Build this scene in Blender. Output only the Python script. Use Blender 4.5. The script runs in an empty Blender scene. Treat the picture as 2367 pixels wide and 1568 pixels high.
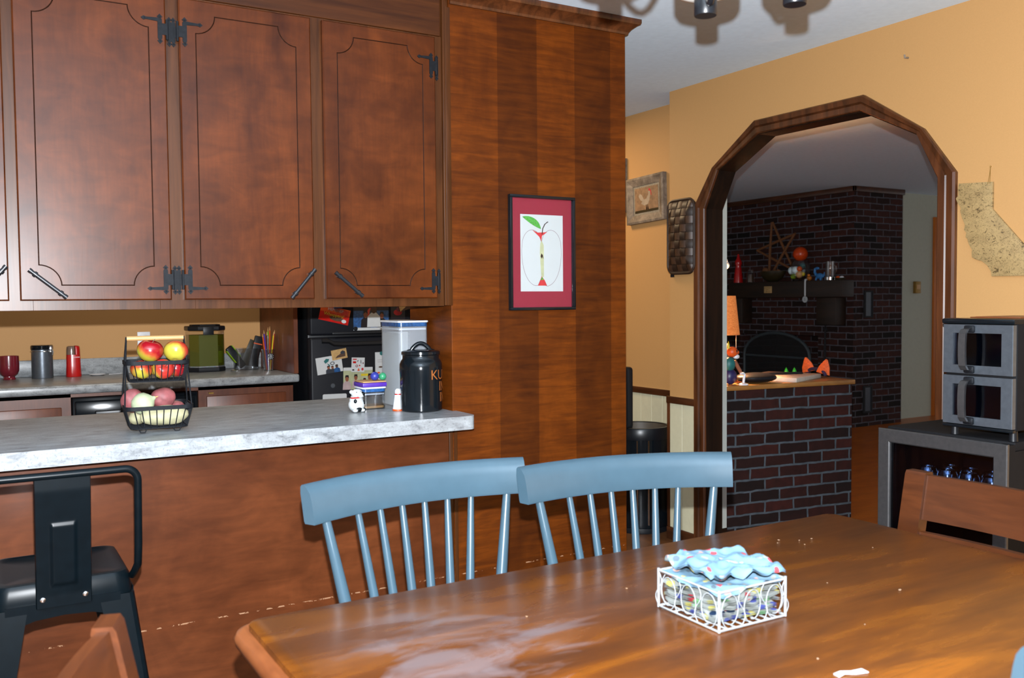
import bpy, bmesh, math, random
from mathutils import Vector, Matrix
random.seed(7)
SC = bpy.context.scene
COL = SC.collection
PI = math.pi
R = math.radians

# ------------------------------------------------------------------ mesh builder
class MB:
    def __init__(s): s.bm = bmesh.new()
    def _merge(s, b, mat=0, M=None):
        if M is not None: bmesh.ops.transform(b, matrix=M, verts=b.verts)
        for f in b.faces: f.material_index = mat
        me = bpy.data.meshes.new('t'); b.to_mesh(me); b.free()
        s.bm.from_mesh(me); bpy.data.meshes.remove(me); return s
    def box(s, a, c, bev=0.0, seg=2, mat=0, M=None):
        b = bmesh.new(); bmesh.ops.create_cube(b, size=1)
        d = [c[i]-a[i] for i in range(3)]; m = [(c[i]+a[i])/2 for i in range(3)]
        for v in b.verts: v.co = Vector((v.co[i]*d[i]+m[i] for i in range(3)))
        if bev > 0:
            bmesh.ops.bevel(b, geom=list(b.edges), offset=min(bev, min(abs(x) for x in d)*.49), segments=seg, profile=.5, affect='EDGES')
        return s._merge(b, mat, M)
    def tube(s, pts, r, n=10, closed=False, mat=0, M=None, cap=True):
        pts = [Vector(p) for p in pts]; N = len(pts)
        rs = r if isinstance(r, (list, tuple)) else [r]*N
        b = bmesh.new(); T = []
        for i in range(N):
            if closed: t = pts[(i+1) % N]-pts[i-1]
            else: t = pts[min(i+1, N-1)]-pts[max(i-1, 0)]
            T.append(t.normalized())
        u = T[0].orthogonal().normalized(); rings = []
        for i in range(N):
            u = (u-T[i]*u.dot(T[i])).normalized(); w = T[i].cross(u)
            rings.append([b.verts.new(pts[i]+(u*math.cos(2*PI*k/n)+w*math.sin(2*PI*k/n))*rs[i]) for k in range(n)])
        for i in range(N if closed else N-1):
            A, B = rings[i], rings[(i+1) % N]; off = 0
            if closed and i == N-1:
                off = min(range(n), key=lambda o: (A[0].co-B[o].co).length)
            for k in range(n): b.faces.new((A[k], A[(k+1) % n], B[(k+1+off) % n], B[(k+off) % n]))
        if cap and not closed:
            b.faces.new(rings[0][::-1]); b.faces.new(rings[-1])
        bmesh.ops.recalc_face_normals(b, faces=b.faces)
        return s._merge(b, mat, M)
    def lathe(s, prof, c=(0, 0, 0), n=28, mat=0, M=None):
        b = bmesh.new(); rings = []
        for r, z in prof:
            if r < 1e-5: rings.append([b.verts.new((c[0], c[1], c[2]+z))])
            else: rings.append([b.verts.new((c[0]+r*math.cos(2*PI*k/n), c[1]+r*math.sin(2*PI*k/n), c[2]+z)) for k in range(n)])
        for A, B in zip(rings, rings[1:]):
            if len(A) == 1 and len(B) == 1: continue
            for k in range(n):
                if len(A) == 1: b.faces.new((A[0], B[(k+1) % n], B[k]))
                elif len(B) == 1: b.faces.new((A[k], A[(k+1) % n], B[0]))
                else: b.faces.new((A[k], A[(k+1) % n], B[(k+1) % n], B[k]))
        bmesh.ops.recalc_face_normals(b, faces=b.faces)
        return s._merge(b, mat, M)
    def ell(s, c, r, mat=0, M=None, u=20, v=14, fn=None):
        b = bmesh.new(); bmesh.ops.create_uvsphere(b, u_segments=u, v_segments=v, radius=1)
        for q in b.verts:
            if fn: q.co = fn(q.co.copy())
            q.co = Vector((q.co.x*r[0]+c[0], q.co.y*r[1]+c[1], q.co.z*r[2]+c[2]))
        return s._merge(b, mat, M)
    def prism(s, poly, h0, h1, ax='Z', mat=0, M=None, bev=0):
        # poly in (a,b); ax = extrusion axis: Z:(x,y) Y:(x,z) X:(y,z)
        b = bmesh.new()
        def P(p, h): return {'Z': (p[0], p[1], h), 'Y': (p[0], h, p[1]), 'X': (h, p[0], p[1])}[ax]
        A = [b.verts.new(P(p, h0)) for p in poly]; B = [b.verts.new(P(p, h1)) for p in poly]
        n = len(poly); f0 = b.faces.new(A); f1 = b.faces.new(B[::-1])
        for k in range(n): b.faces.new((A[k], B[k], B[(k+1) % n], A[(k+1) % n]))
        bmesh.ops.recalc_face_normals(b, faces=b.faces)
        if bev > 0:
            bmesh.ops.bevel(b, geom=[e for e in b.edges if (e.verts[0] in A) == (e.verts[1] in A)], offset=bev, segments=2, profile=.5, affect='EDGES')
        bmesh.ops.triangulate(b, faces=[f for f in b.faces if len(f.verts) > 4])
        return s._merge(b, mat, M)
    def poly(s, pts, mat=0, M=None):
        b = bmesh.new(); f = b.faces.new([b.verts.new(p) for p in pts])
        if len(pts) > 4: bmesh.ops.triangulate(b, faces=[f])
        return s._merge(b, mat, M)
    def loft(s, rings, mat=0, M=None, closed=True, cap=True):
        b = bmesh.new(); V = [[b.verts.new(p) for p in r] for r in rings]
        for A, B in zip(V, V[1:]):
            n = len(A)
            for k in range(n if closed else n-1): b.faces.new((A[k], A[(k+1) % n], B[(k+1) % n], B[k]))
        if cap and closed:
            b.faces.new(V[0][::-1]); b.faces.new(V[-1])
        bmesh.ops.recalc_face_normals(b, faces=b.faces)
        return s._merge(b, mat, M)
    def grid(s, f, nu, nv, mat=0, M=None):
        b = bmesh.new(); V = [[b.verts.new(f(i/nu, j/nv)) for j in range(nv+1)] for i in range(nu+1)]
        for i in range(nu):
            for j in range(nv): b.faces.new((V[i][j], V[i+1][j], V[i+1][j+1], V[i][j+1]))
        return s._merge(b, mat, M)
    def text(s, txt, size, fn, mat=0, depth=0.0, sp=1.0):
        c = bpy.data.curves.new('txt', 'FONT'); c.body = txt; c.size = size; c.extrude = depth
        c.align_x = 'CENTER'; c.align_y = 'CENTER'; c.resolution_u = 3; c.space_character = sp
        o = bpy.data.objects.new('txt', c); COL.objects.link(o)
        bpy.context.view_layer.update()
        me = bpy.data.meshes.new_from_object(o.evaluated_get(bpy.context.evaluated_depsgraph_get()))
        bpy.data.objects.remove(o); bpy.data.curves.remove(c)
        b = bmesh.new(); b.from_mesh(me); bpy.data.meshes.remove(me)
        for v in b.verts: v.co = Vector(fn(v.co))
        return s._merge(b, mat)
    def build(s, name, mats, parent=None, flat=False, ang=38):
        me = bpy.data.meshes.new(name); s.bm.to_mesh(me); s.bm.free()
        for m in (mats if isinstance(mats, (list, tuple)) else [mats]): me.materials.append(m)
        if not flat:
            for p in me.polygons: p.use_smooth = True
            me.set_sharp_from_angle(angle=R(ang))
        o = bpy.data.objects.new(name, me); COL.objects.link(o)
        if parent is not None: o.parent = parent
        return o

def thing(name, label, cat, loc=(0, 0, 0), rz=0, group=None):
    o = bpy.data.objects.new(name, None); COL.objects.link(o); o.empty_display_size = .05
    o.location = loc; o.rotation_euler = (0, 0, R(rz)); return tag(o, label, cat, group)
def tag(o, label, cat, group=None, kind=None):
    o['label'] = label; o['category'] = cat
    if group: o['group'] = group
    if kind: o['kind'] = kind
    return o
def struct(name, mb, mats, label=None, parent=None, cat=None):
    o = mb.build(name, mats, parent) if mb else bpy.data.objects.new(name, None)
    if mb is None: COL.objects.link(o)
    if parent is None:
        o['kind'] = 'structure'; o['label'] = label; o['category'] = cat or name.split('_')[0]
    return o
def dup(root, loc=None, rz=None, label=None):
    r = root.copy(); COL.objects.link(r)
    if loc is not None: r.location = loc
    if rz is not None: r.rotation_euler = (0, 0, R(rz))
    if label: r['label'] = label
    for ch in list(root.children):
        c = ch.copy(); COL.objects.link(c); c.parent = r
        for g in list(ch.children):
            d = g.copy(); COL.objects.link(d); d.parent = c
    return r

# ------------------------------------------------------------------ materials
KL = .64
def lin(c):
    return tuple(KL*(x/12.92 if x <= .04045 else ((x+.055)/1.055)**2.4) for x in [v/255 for v in c])
class NT:
    def __init__(s, name):
        s.m = bpy.data.materials.new(name); s.m.use_nodes = True; s.t = s.m.node_tree; s.n = s.t.nodes
        s.b = s.n['Principled BSDF']; s.tc = s.n.new('ShaderNodeTexCoord')
    def L(s, a, b): s.t.links.new(a, b)
    def map(s, scale=(1, 1, 1), rot=(0, 0, 0), loc=(0, 0, 0), src='Object'):
        m = s.n.new('ShaderNodeMapping'); s.L(s.tc.outputs[src], m.inputs['Vector'])
        m.inputs['Scale'].default_value = scale; m.inputs['Rotation'].default_value = rot; m.inputs['Location'].default_value = loc
        return m.outputs['Vector']
    def noise(s, vec, scale=1, det=4, rough=.55, dist=0):
        n = s.n.new('ShaderNodeTexNoise'); s.L(vec, n.inputs['Vector'])
        n.inputs['Scale'].default_value = scale; n.inputs['Detail'].default_value = det
        n.inputs['Roughness'].default_value = rough; n.inputs['Distortion'].default_value = dist
        return n.outputs['Fac']
    def ramp(s, fac, stops, interp='LINEAR'):
        r = s.n.new('ShaderNodeValToRGB'); s.L(fac, r.inputs['Fac']); e = r.color_ramp.elements; r.color_ramp.interpolation = interp
        while len(e) < len(stops): e.new(.5)
        for x, (p, c) in zip(e, stops): x.position = p; x.color = (*c, 1) if len(c) == 3 else c
        return r.outputs['Color']
    def mix(s, fac, a, b, mode='MIX'):
        m = s.n.new('ShaderNodeMix'); m.data_type = 'RGBA'; m.blend_type = mode
        for v, i in ((fac, 0), (a, 6), (b, 7)):
            if isinstance(v, (int, float)): m.inputs[i].default_value = v
            elif isinstance(v, tuple): m.inputs[i].default_value = (*v, 1)
            else: s.L(v, m.inputs[i])
        return m.outputs[2]
    def math(s, op, a, b=0.0):
        m = s.n.new('ShaderNodeMath'); m.operation = op
        for v, i in ((a, 0), (b, 1)):
            if isinstance(v, (int, float)): m.inputs[i].default_value = v
            else: s.L(v, m.inputs[i])
        return m.outputs[0]
    def sep(s, vec):
        n = s.n.new('ShaderNodeSeparateXYZ'); s.L(vec, n.inputs[0]); return n.outputs
    def bump(s, h, strength=.2, dist=.002):
        b = s.n.new('ShaderNodeBump'); s.L(h, b.inputs['Height']); b.inputs['Strength'].default_value = strength; b.inputs['Distance'].default_value = dist
        s.L(b.outputs[0], s.b.inputs['Normal'])
    def col(s, c):
        if isinstance(c, tuple): s.b.inputs['Base Color'].default_value = (*c, 1)
        else: s.L(c, s.b.inputs['Base Color'])
    def set(s, **k):
        for a, v in k.items():
            i = s.b.inputs[{'rough': 'Roughness', 'metal': 'Metallic', 'spec': 'Specular IOR Level', 'coat': 'Coat Weight', 'coatr': 'Coat Roughness', 'trans': 'Transmission Weight', 'em': 'Emission Strength', 'alpha': 'Alpha', 'ior': 'IOR'}[a]]
            if isinstance(v, (int, float)): i.default_value = v
            else: s.L(v, i)
        return s
def pm(name, c, rough=.5, metal=0, var=.12, scale=30, spec=.5, coat=0, bump=0):
    k = NT(name); v = k.map()
    f = k.noise(v, scale, 3)
    a = tuple(min(1, x*(1-var)) for x in c); b = tuple(min(1, x*(1+var)) for x in c)
    k.col(k.ramp(f, [(.3, a), (.7, b)])); k.set(rough=rough, metal=metal, spec=spec, coat=coat, coatr=.1)
    if bump: k.bump(f, bump, .001)
    return k.m
def emis(name, c, e):
    k = NT(name); k.col(c); k.b.inputs['Emission Color'].default_value = (*c, 1); k.set(em=e, rough=.5); return k.m
def glass(name, tint=(1, 1, 1), gloss=.12, rough=.02, face=.55):
    k = NT(name); n = k.n
    t = n.new('ShaderNodeBsdfTransparent'); t.inputs[0].default_value = (*tint, 1)
    g = n.new('ShaderNodeBsdfGlossy'); g.inputs['Roughness'].default_value = rough
    lw = n.new('ShaderNodeLayerWeight'); lw.inputs['Blend'].default_value = .35
    f = k.math('MULTIPLY', lw.outputs['Facing'], face); f = k.math('ADD', f, gloss*.5)
    m = n.new('ShaderNodeMixShader'); k.L(f, m.inputs[0]); k.L(t.outputs[0], m.inputs[1]); k.L(g.outputs[0], m.inputs[2])
    k.L(m.outputs[0], n['Material Output'].inputs['Surface']); return k.m
def wood(name, d, l, scale=(1, 1, 1), rough=.38, fine=(60, 60, 4), ripple=None, spec=.5, contrast=(.3, .72), leaf=None, fineamt=.35, ripamt=.6, scuff=False):
    k = NT(name)
    f = k.noise(k.map(scale), 1, 6, .62, .6)
    c = k.ramp(f, [(contrast[0], d), (contrast[1], l)])
    if leaf:
        x = k.sep(k.map((1, 1, 1)))[0]
        w = k.math('MODULO', k.math('FLOOR', k.math('DIVIDE', k.math('ADD', x, leaf[1]), leaf[0])), 2.0)
        c = k.mix(1.0, c, k.ramp(w, [(0, (1.1, 1.08, 1.06)), (1, (.68, .66, .64))]), 'MULTIPLY')
    g = k.noise(k.map(fine), 1, 3, .6)
    c = k.mix(fineamt, c, k.ramp(g, [(.25, (.45,)*3), (.75, (1.35,)*3)]), 'MULTIPLY')
    if ripple:
        q = k.noise(k.map(ripple), 1, 4, .6, .8)
        c = k.mix(ripamt, c, k.ramp(q, [(.3, (.45, .42, .4)), (.7, (1.3, 1.3, 1.3))]), 'MULTIPLY')
    if scuff:   # worn pale line where chair backs and stools rub the panel
        px, py, z = k.sep(k.map((1, 1, 1)))
        a = k.math('LESS_THAN', k.math('ABSOLUTE', k.math('SUBTRACT', z, .313)), .0022)
        h = k.noise(k.map((26, 1, 40)), 1, 4, .7)
        m = k.math('MULTIPLY', a, k.math('GREATER_THAN', h, .54))
        c = k.mix(k.math('MULTIPLY', m, .6), c, lin((206, 160, 124)))
    k.col(c); k.set(rough=rough, spec=spec); k.bump(g, .06, .0006)
    return k.m

M = {}
M['door'] = wood('stained_birch_veneer', lin((62, 25, 5)), lin((108, 53, 18)), (6, 6, 3.2), .33, (120, 120, 9), (7, 7, 20), contrast=(.26, .74), ripamt=.5, fineamt=.25, spec=.2)
M['frame'] = wood('stained_solid_wood', lin((60, 31, 11)), lin((96, 55, 26)), (30, 30, 2), .33, (160, 160, 6), spec=.2)
M['header'] = wood('stained_header_wood', lin((54, 25, 8)), lin((90, 48, 18)), (2, 30, 26), .42, (5, 140, 140), spec=.2)
M['base'] = wood('stained_bar_panel', lin((76, 35, 14)), lin((118, 63, 32)), (4, 4, 3), .34, (9, 80, 60), (5, 5, 16), contrast=(.2, .8), ripamt=.5, fineamt=.3, spec=.22, scuff=True)
M['panel'] = wood('figured_pantry_veneer', lin((74, 31, 2)), lin((122, 60, 8)), (5, 5, 3), .5, (14, 60, 120), (5, 5, 48), leaf=(.173, -.027), contrast=(.2, .8), ripamt=.7, fineamt=.2, spec=.14, scuff=True)
M['groove'] = pm('dark_glaze', lin((50, 26, 14)), .3)
M['darkwood'] = wood('dark_oak_trim', lin((52, 27, 12)), lin((118, 66, 34)), (22, 22, 2.2), .33, (200, 200, 7), contrast=(.3, .75))
M['darkwood_h'] = wood('dark_oak_rail', lin((48, 25, 11)), lin((100, 56, 29)), (30, 3, 30), .33, (200, 8, 200))
M['beam'] = wood('dark_mantel_beam', lin((26, 16, 6)), lin((54, 32, 16)), (20, 2, 20), .55, (90, 6, 90))
M['chairwood'] = wood('brown_chair_wood', lin((58, 27, 9)), lin((94, 48, 20)), (3, 14, 14), .34, (12, 120, 120), contrast=(.25, .8), spec=.35)
M['backcab'] = wood('back_cabinet_wood', lin((84, 36, 14)), lin((140, 74, 38)), (5, 5, 3), .4, (90, 90, 5))
M['black'] = pm('black_metal', (.005, .006, .008), .32, 0, .2, spec=.35)
M['iron'] = pm('black_iron', (.006, .007, .009), .6, 0, .3, 120, spec=.14, bump=.2)
M['stoolblack'] = pm('black_powder_coat', (.0014, .0030, .0042), .3, 0, .15, 40, spec=.09)
M['blackplastic'] = pm('black_plastic', (.006, .007, .009), .4, spec=.3)
M['blackgloss'] = pm('black_gloss', (.004, .006, .008), .14, spec=.3)
M['wall'] = pm('orange_wall_paint', (.415, .226, .083), .62, 0, .03, 260, spec=.3, bump=.06)
M['ceiling'] = pm('ceiling_paint', (.66, .80, .92), .8, 0, .03, 30, spec=.2, bump=.05)
M['cream'] = pm('cream_paneling', lin((232, 226, 192)), .5, 0, .04)
M['offwhite'] = pm('white_wall_paint', lin((196, 196, 176)), .6, 0, .03)
M['whitetrim'] = pm('white_trim_paint', lin((206, 212, 204)), .45, 0, .03)
M['chairgrey'] = pm('blue_grey_paint', lin((62, 85, 98)), .27, 0, .05, 18)
M['chrome'] = pm('chrome', (.75, .76, .78), .12, 1, .04)
M['steel'] = pm('brushed_steel', (.11, .128, .15), .34, .65, .1, 60)
M['rivet'] = pm('rivet_metal', (.8, .82, .85), .2, 1)
M['white'] = pm('white_plastic', (.62, .64, .68), .4, 0, .03)
M['whitewire'] = pm('white_wire', (.19, .2, .205), .4, 0, .04)
M['glass'] = glass('clear_glass')
M['picture_glass'] = glass('picture_glass', (1, 1, 1), .0, .02, .12)
M['coolerblack'] = pm('matt_black_cabinet', (.006, .006, .007), .7, 0, .15, 40, spec=.15)
M['plastic_clear'] = glass('clear_plastic', (.86, .88, .9), .25, .12)
M['darkglass'] = glass('smoked_glass', (.42, .48, .58), .03, .06, .16)
M['tan'] = pm('pale_wood', lin((214, 166, 108)), .5, 0, .12, 12)
M['green'] = pm('lime_green', lin((150, 190, 30)), .4)
M['red'] = pm('bright_red', lin((205, 22, 22)), .25, coat=.5)
M['maroon'] = pm('maroon_glaze', lin((120, 26, 42)), .2, coat=.4)
M['orange'] = pm('orange', lin((232, 92, 22)), .45)
M['purple'] = pm('purple_plastic', lin((92, 52, 178)), .4)
M['blue'] = pm('blue_plastic', lin((52, 62, 160)), .4)
M['navy'] = pm('navy', lin((40, 38, 92)), .4)
M['teal'] = pm('teal', lin((20, 110, 110)), .5)
M['mint'] = pm('mint_green', lin((60, 160, 112)), .4)
M['yellow'] = pm('yellow', lin((230, 205, 40)), .4)
M['paper'] = pm('paper', lin((215, 220, 222)), .6, 0, .03)
M['photo_dark'] = pm('dark_print', lin((22, 20, 30)), .3)
M['photo_blue'] = pm('blue_print', lin((44, 92, 150)), .3, 0, .4, 90)
M['photo_grey'] = pm('grey_print', lin((60, 66, 76)), .3)
M['skin'] = pm('print_skin_tone', lin((150, 92, 66)), .35)
M['shirt'] = pm('print_pale_shirt', lin((196, 176, 178)), .35)
M['sepia'] = pm('print_sepia', lin((206, 168, 110)), .4, 0, .2, 60)
M['brown'] = pm('print_brown', lin((84, 56, 36)), .5, 0, .3, 80)
M['matred'] = pm('crimson_mat_board', lin((138, 8, 48)), .55, 0, .04)
M['artpaper'] = pm('art_paper', lin((196, 204, 206)), .6, 0, .01)
M['artflesh'] = pm('art_apple_flesh', lin((196, 203, 194)), .6, 0, .02)
M['artred'] = pm('art_red_pencil', lin((196, 40, 50)), .6)
M['artgreen'] = pm('art_green_leaf', lin((70, 160, 60)), .6, 0, .4, 160)
M['artyellow'] = pm('art_pale_yellow', lin((184, 190, 150)), .6)
M['artline'] = pm('art_pencil_line', lin((112, 70, 78)), .6)
M['barnwood'] = wood('grey_barnwood', lin((92, 78, 64)), lin((170, 152, 132)), (16, 16, 16), .7, (90, 90, 90))
M['brass'] = pm('aged_brass', lin((170, 130, 60)), .4, .6)
M['floor'] = wood('kitchen_floor', lin((86, 52, 26)), lin((140, 92, 52)), (8, 1.5, 1), .4, (80, 6, 1))
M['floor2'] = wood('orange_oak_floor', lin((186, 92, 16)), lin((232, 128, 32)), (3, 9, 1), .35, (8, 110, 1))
M['sticks'] = pm('bark_sticks', lin((120, 72, 32)), .8, 0, .3, 80)
M['bowlwood'] = pm('dark_bowl', lin((50, 42, 18)), .4, 0, .2, 30)
M['firebox'] = pm('soot_black', (.006, .006, .007), .9)
M['screen'] = pm('fire_screen_iron', (.03, .04, .045), .5)
M['desk'] = wood('desk_oak', lin((150, 98, 40)), lin((196, 138, 70)), (4, 14, 14), .35, (10, 120, 120))
M['stone'] = pm('grey_stone', lin((128, 124, 116)), .7, 0, .2, 50, bump=.4)
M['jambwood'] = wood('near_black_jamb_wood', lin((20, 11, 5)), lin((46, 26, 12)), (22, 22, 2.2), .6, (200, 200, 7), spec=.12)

def counter_mat():
    k = NT('speckled_laminate')
    a = k.noise(k.map((14, 34, 34)), 1, 6, .7, .5)
    b = k.noise(k.map((150, 150, 150)), 1, 3, .7)
    c = k.ramp(a, [(.28, lin((104, 108, 112))), (.45, lin((156, 160, 163))), (.7, lin((188, 194, 197)))])
    c = k.mix(.8, c, k.ramp(b, [(.3, (.4, .39, .39)), (.44, (.95, .95, .95)), (.8, (1.12, 1.12, 1.12))]), 'MULTIPLY')
    k.col(c); k.set(rough=.32); return k.m
M['counter'] = counter_mat()

def table_mat():
    k = NT('patchy_table_wood')
    f = k.noise(k.map((2.2, 11, 11)), 1, 5, .62, .4)
    c = k.ramp(f, [(.25, lin((56, 26, 4))), (.5, lin((88, 45, 8))), (.76, lin((126, 70, 15)))])
    g = k.noise(k.map((14, 150, 150)), 1, 3, .6)
    c = k.mix(.3, c, k.ramp(g, [(.3, (.5,)*3), (.7, (1.3,)*3)]), 'MULTIPLY')
    # pale grey patch at the left end of the table, broken up by noise
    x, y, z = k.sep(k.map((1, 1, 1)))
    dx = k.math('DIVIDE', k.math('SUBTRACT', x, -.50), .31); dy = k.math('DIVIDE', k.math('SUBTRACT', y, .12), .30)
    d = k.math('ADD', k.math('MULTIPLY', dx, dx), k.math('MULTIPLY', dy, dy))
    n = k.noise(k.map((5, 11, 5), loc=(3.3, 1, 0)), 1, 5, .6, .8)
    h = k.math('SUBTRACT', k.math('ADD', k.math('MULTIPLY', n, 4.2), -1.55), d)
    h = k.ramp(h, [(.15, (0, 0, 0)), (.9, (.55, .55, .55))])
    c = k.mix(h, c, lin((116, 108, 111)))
    k.col(c)
    rr = k.ramp(f, [(.3, (.34,)*3), (.7, (.24,)*3)])
    k.set(rough=rr, spec=.5); return k.m
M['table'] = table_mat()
M['tableedge'] = wood('table_edge_wood', lin((104, 54, 24)), lin((150, 86, 46)), (10, 4, 10), .36, (90, 10, 90))

def brick_mat(name, c1, c2, mortar, off=(0, 0), spots=False):
    k = NT(name); uv = k.map((1, 1, 1), src='UV', loc=(off[0], off[1], 0))
    nz = k.n.new('ShaderNodeTexNoise'); k.L(uv, nz.inputs['Vector']); nz.inputs['Scale'].default_value = 14
    w = k.n.new('ShaderNodeMix'); w.data_type = 'VECTOR'; w.inputs[0].default_value = .012
    k.L(uv, w.inputs[4]); k.L(nz.outputs['Color'], w.inputs[5])
    b = k.n.new('ShaderNodeTexBrick'); k.L(w.outputs[1], b.inputs['Vector'])
    b.inputs['Scale'].default_value = 1; b.inputs['Brick Width'].default_value = .203; b.inputs['Row Height'].default_value = .0650
    b.inputs['Mortar Size'].default_value = .0072; b.inputs['Mortar Smooth'].default_value = .35; b.offset = .5
    b.inputs['Color1'].default_value = (*c1, 1); b.inputs['Color2'].default_value = (*c2, 1); b.inputs['Mortar'].default_value = (*mortar, 1)
    n = k.n.new('ShaderNodeTexNoise'); k.L(uv, n.inputs['Vector']); n.inputs['Scale'].default_value = 22; n.inputs['Detail'].default_value = 5
    c = k.mix(.6, b.outputs['Color'], k.ramp(n.outputs['Fac'], [(.3, (.5,)*3), (.7, (1.35,)*3)]), 'MULTIPLY')
    k.col(c); k.set(rough=.85, spec=.25); k.bump(k.math('SUBTRACT', 1.0, b.outputs['Fac']), .7, .006)
    return k.m
M['brick'] = brick_mat('dark_red_brick', lin((22, 11, 9)), lin((66, 26, 19)), lin((84, 92, 99)), (.02, .035))
M['brick2'] = brick_mat('fireplace_brick', lin((18, 12, 9)), lin((72, 36, 28)), lin((92, 88, 94)), (0, .02))
def uvbox(o):
    me = o.data; uv = me.uv_layers.new(name='UVMap')
    for p in me.polygons:
        n = p.normal
        for li in p.loop_indices:
            v = me.vertices[me.loops[li].vertex_index].co
            if abs(n.z) > .8: q = (v.x, v.y)
            elif abs(n.x) > abs(n.y): q = (v.y, v.z)
            else: q = (v.x, v.z)
            uv.data[li].uv = q

def apple_mat(name, a, b, seed, off=-.15):
    k = NT(name); n = k.noise(k.map((12, 12, 5), loc=(seed, seed*2, 0)), 1, 4, .6)
    z = k.sep(k.map((1, 1, 1)))
    f = k.math('ADD', k.math('MULTIPLY', k.math('ADD', z[2], k.math('MULTIPLY', z[0], .6)), 11), k.math('ADD', n, off))
    k.col(k.ramp(f, [(.2, a), (.40, lin((204, 84, 50))), (.56, b)])); k.set(rough=.22, coat=.4); return k.m
M['apple_a'] = apple_mat('apple_red_skin', lin((196, 186, 60)), lin((170, 24, 36)), 1, .08)
M['apple_b'] = apple_mat('apple_blush_skin', lin((206, 196, 70)), lin((206, 56, 46)), 5, -.08)
M['redpotato'] = pm('red_potato_skin', lin((156, 84, 86)), .6, 0, .25, 45, bump=.3)
M['onion'] = pm('onion_skin', lin((196, 204, 166)), .35, 0, .12, 25)
M['potato'] = pm('potato_skin', lin((196, 190, 150)), .6, 0, .15, 40, bump=.2)

def milky(name, c, f):
    k = NT(name); n = k.n; k.col(c); k.set(rough=.25)
    t = n.new('ShaderNodeBsdfTransparent'); t.inputs[0].default_value = (.92, .94, .96, 1)
    m = n.new('ShaderNodeMixShader'); m.inputs[0].default_value = f; k.L(t.outputs[0], m.inputs[1]); k.L(k.b.outputs[0], m.inputs[2]); k.L(m.outputs[0], n['Material Output'].inputs['Surface']); return k.m
M['milky'] = milky('milky_clear_plastic', (.55, .57, .60), .2)
# ================================================================== THE SETTING
CE = 2.44
XA, XB = 3.283, 3.391          # arch wall
b = MB(); b.box((-2.6, -2.2, -.06), (3.391, 6.0, 0)); struct('floor', b, M['floor'], 'wood floor of the kitchen and dining area')
b = MB(); b.box((3.391, -2.2, -.06), (11.2, 9.2, 0)); struct('floor_living', b, M['floor2'], 'orange oak floor of the room beyond the arch', cat='floor')
b = MB(); b.box((-2.6, -2.2, CE), (3.391, 9.2, CE+.06)); struct('ceiling', b, M['ceiling'], 'pale ceiling over the dining area')
b = MB(); b.box((3.391, -2.2, CE), (11.2, 9.2, CE+.06)); struct('ceiling_living', b, M['ceiling'], 'ceiling of the brick fireplace room', cat='ceiling')
# arch outline (Y, Z) at the jamb opening
AC = 2.905
inner = [(.66, 0), (.66, 1.785), (.565, 1.972), (.295, 2.112)]
outer = [(.7375, 0), (.7375, 1.80), (.598, 1.987), (.312, 2.176)]
def archpts(p): return [(AC-y, z) for y, z in p]+[(AC+y, z) for y, z in p[::-1]]
b = MB()
poly = [(-2.2, 0)]+archpts([(.665, 0), (.665, 1.787), (.568, 1.976), (.297, 2.117)])+[(3.853, 0), (3.853, CE), (-2.2, CE)]
b.prism(poly, XA, XB, 'X')
struct('wall_right', b, M['wall'], 'orange painted wall with the arched opening')
b = MB(); b.box((3.49, 3.853, 0), (3.60, 5.82, CE)); b.box((XB, 3.80, 0), (3.60, 3.853, CE))
struct('wall_recess', b, M['wall'], 'orange wall set back beside the rooster picture', cat='wall')
b = MB(); b.box((-2.6, 5.70, 0), (3.49, 5.82, CE)); struct('wall_back', b, M['wall'], 'orange wall behind the back counter')
b = MB(); b.box((-2.7, 2.6, 0), (-2.6, 5.82, CE)); struct('wall_left', b, M['wall'], 'orange wall on the left side of the kitchen')
# arch casing and jamb
door = struct('door_1', None, None, 'dark wood trimmed arched opening into the fireplace room', cat='doorway')
I, O = archpts(inner), archpts(outer)
prof = [(0, 0), (0, .013), (.06, .017), (.42, .017), (.5, .012), (.56, .021), (.9, .024), (1.0, .016), (1.0, 0)]
b = MB(); rings = []
for (iy, iz), (oy, oz) in zip(I, O):
    rings.append([(XA-h, iy+(oy-iy)*s, iz+(oz-iz)*s) for s, h in prof])
b.loft(rings); b.build('casing', M['darkwood'], door, ang=20)
b = MB(); rings = []
J = archpts([(.665, 0), (.665, 1.787), (.568, 1.976), (.297, 2.117)])
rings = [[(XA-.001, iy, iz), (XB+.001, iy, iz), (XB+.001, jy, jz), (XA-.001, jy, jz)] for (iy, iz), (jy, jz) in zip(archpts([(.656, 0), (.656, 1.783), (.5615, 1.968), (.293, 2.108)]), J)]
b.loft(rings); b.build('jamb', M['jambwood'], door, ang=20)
# wainscot, chair rails, baseboards
def wains(name, x, y0, y1, lab):
    b = MB(); y = y1
    b.box((x-.004, y0, .07), (x, y1, .79))
    n = max(1, round((y1-y0)/.098)); w = (y1-y0)/n
    for i in range(n): b.box((x-.0075, y0+i*w+.0012, .07), (x-.004, y0+(i+1)*w-.0012, .79), .001, 1)
    struct(name, b, M['cream'], lab, cat='trim')
wains('trim_1', XA, 3.645, 3.845, 'cream panelled wainscot between the arch and the wall corner')
wains('trim_2', 3.49, 3.856, 5.65, 'cream panelled wainscot on the set back wall')
b = MB(); b.box((XA-.016, 3.644, .752), (XA, 3.868, .790), .004); struct('trim_3', b, M['darkwood_h'], 'dark chair rail beside the arch', cat='trim')
b = MB(); b.box((3.474, 3.87, .752), (3.49, 5.65, .790), .004); struct('trim_4', b, M['darkwood_h'], 'dark chair rail on the set back wall', cat='trim')
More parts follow.
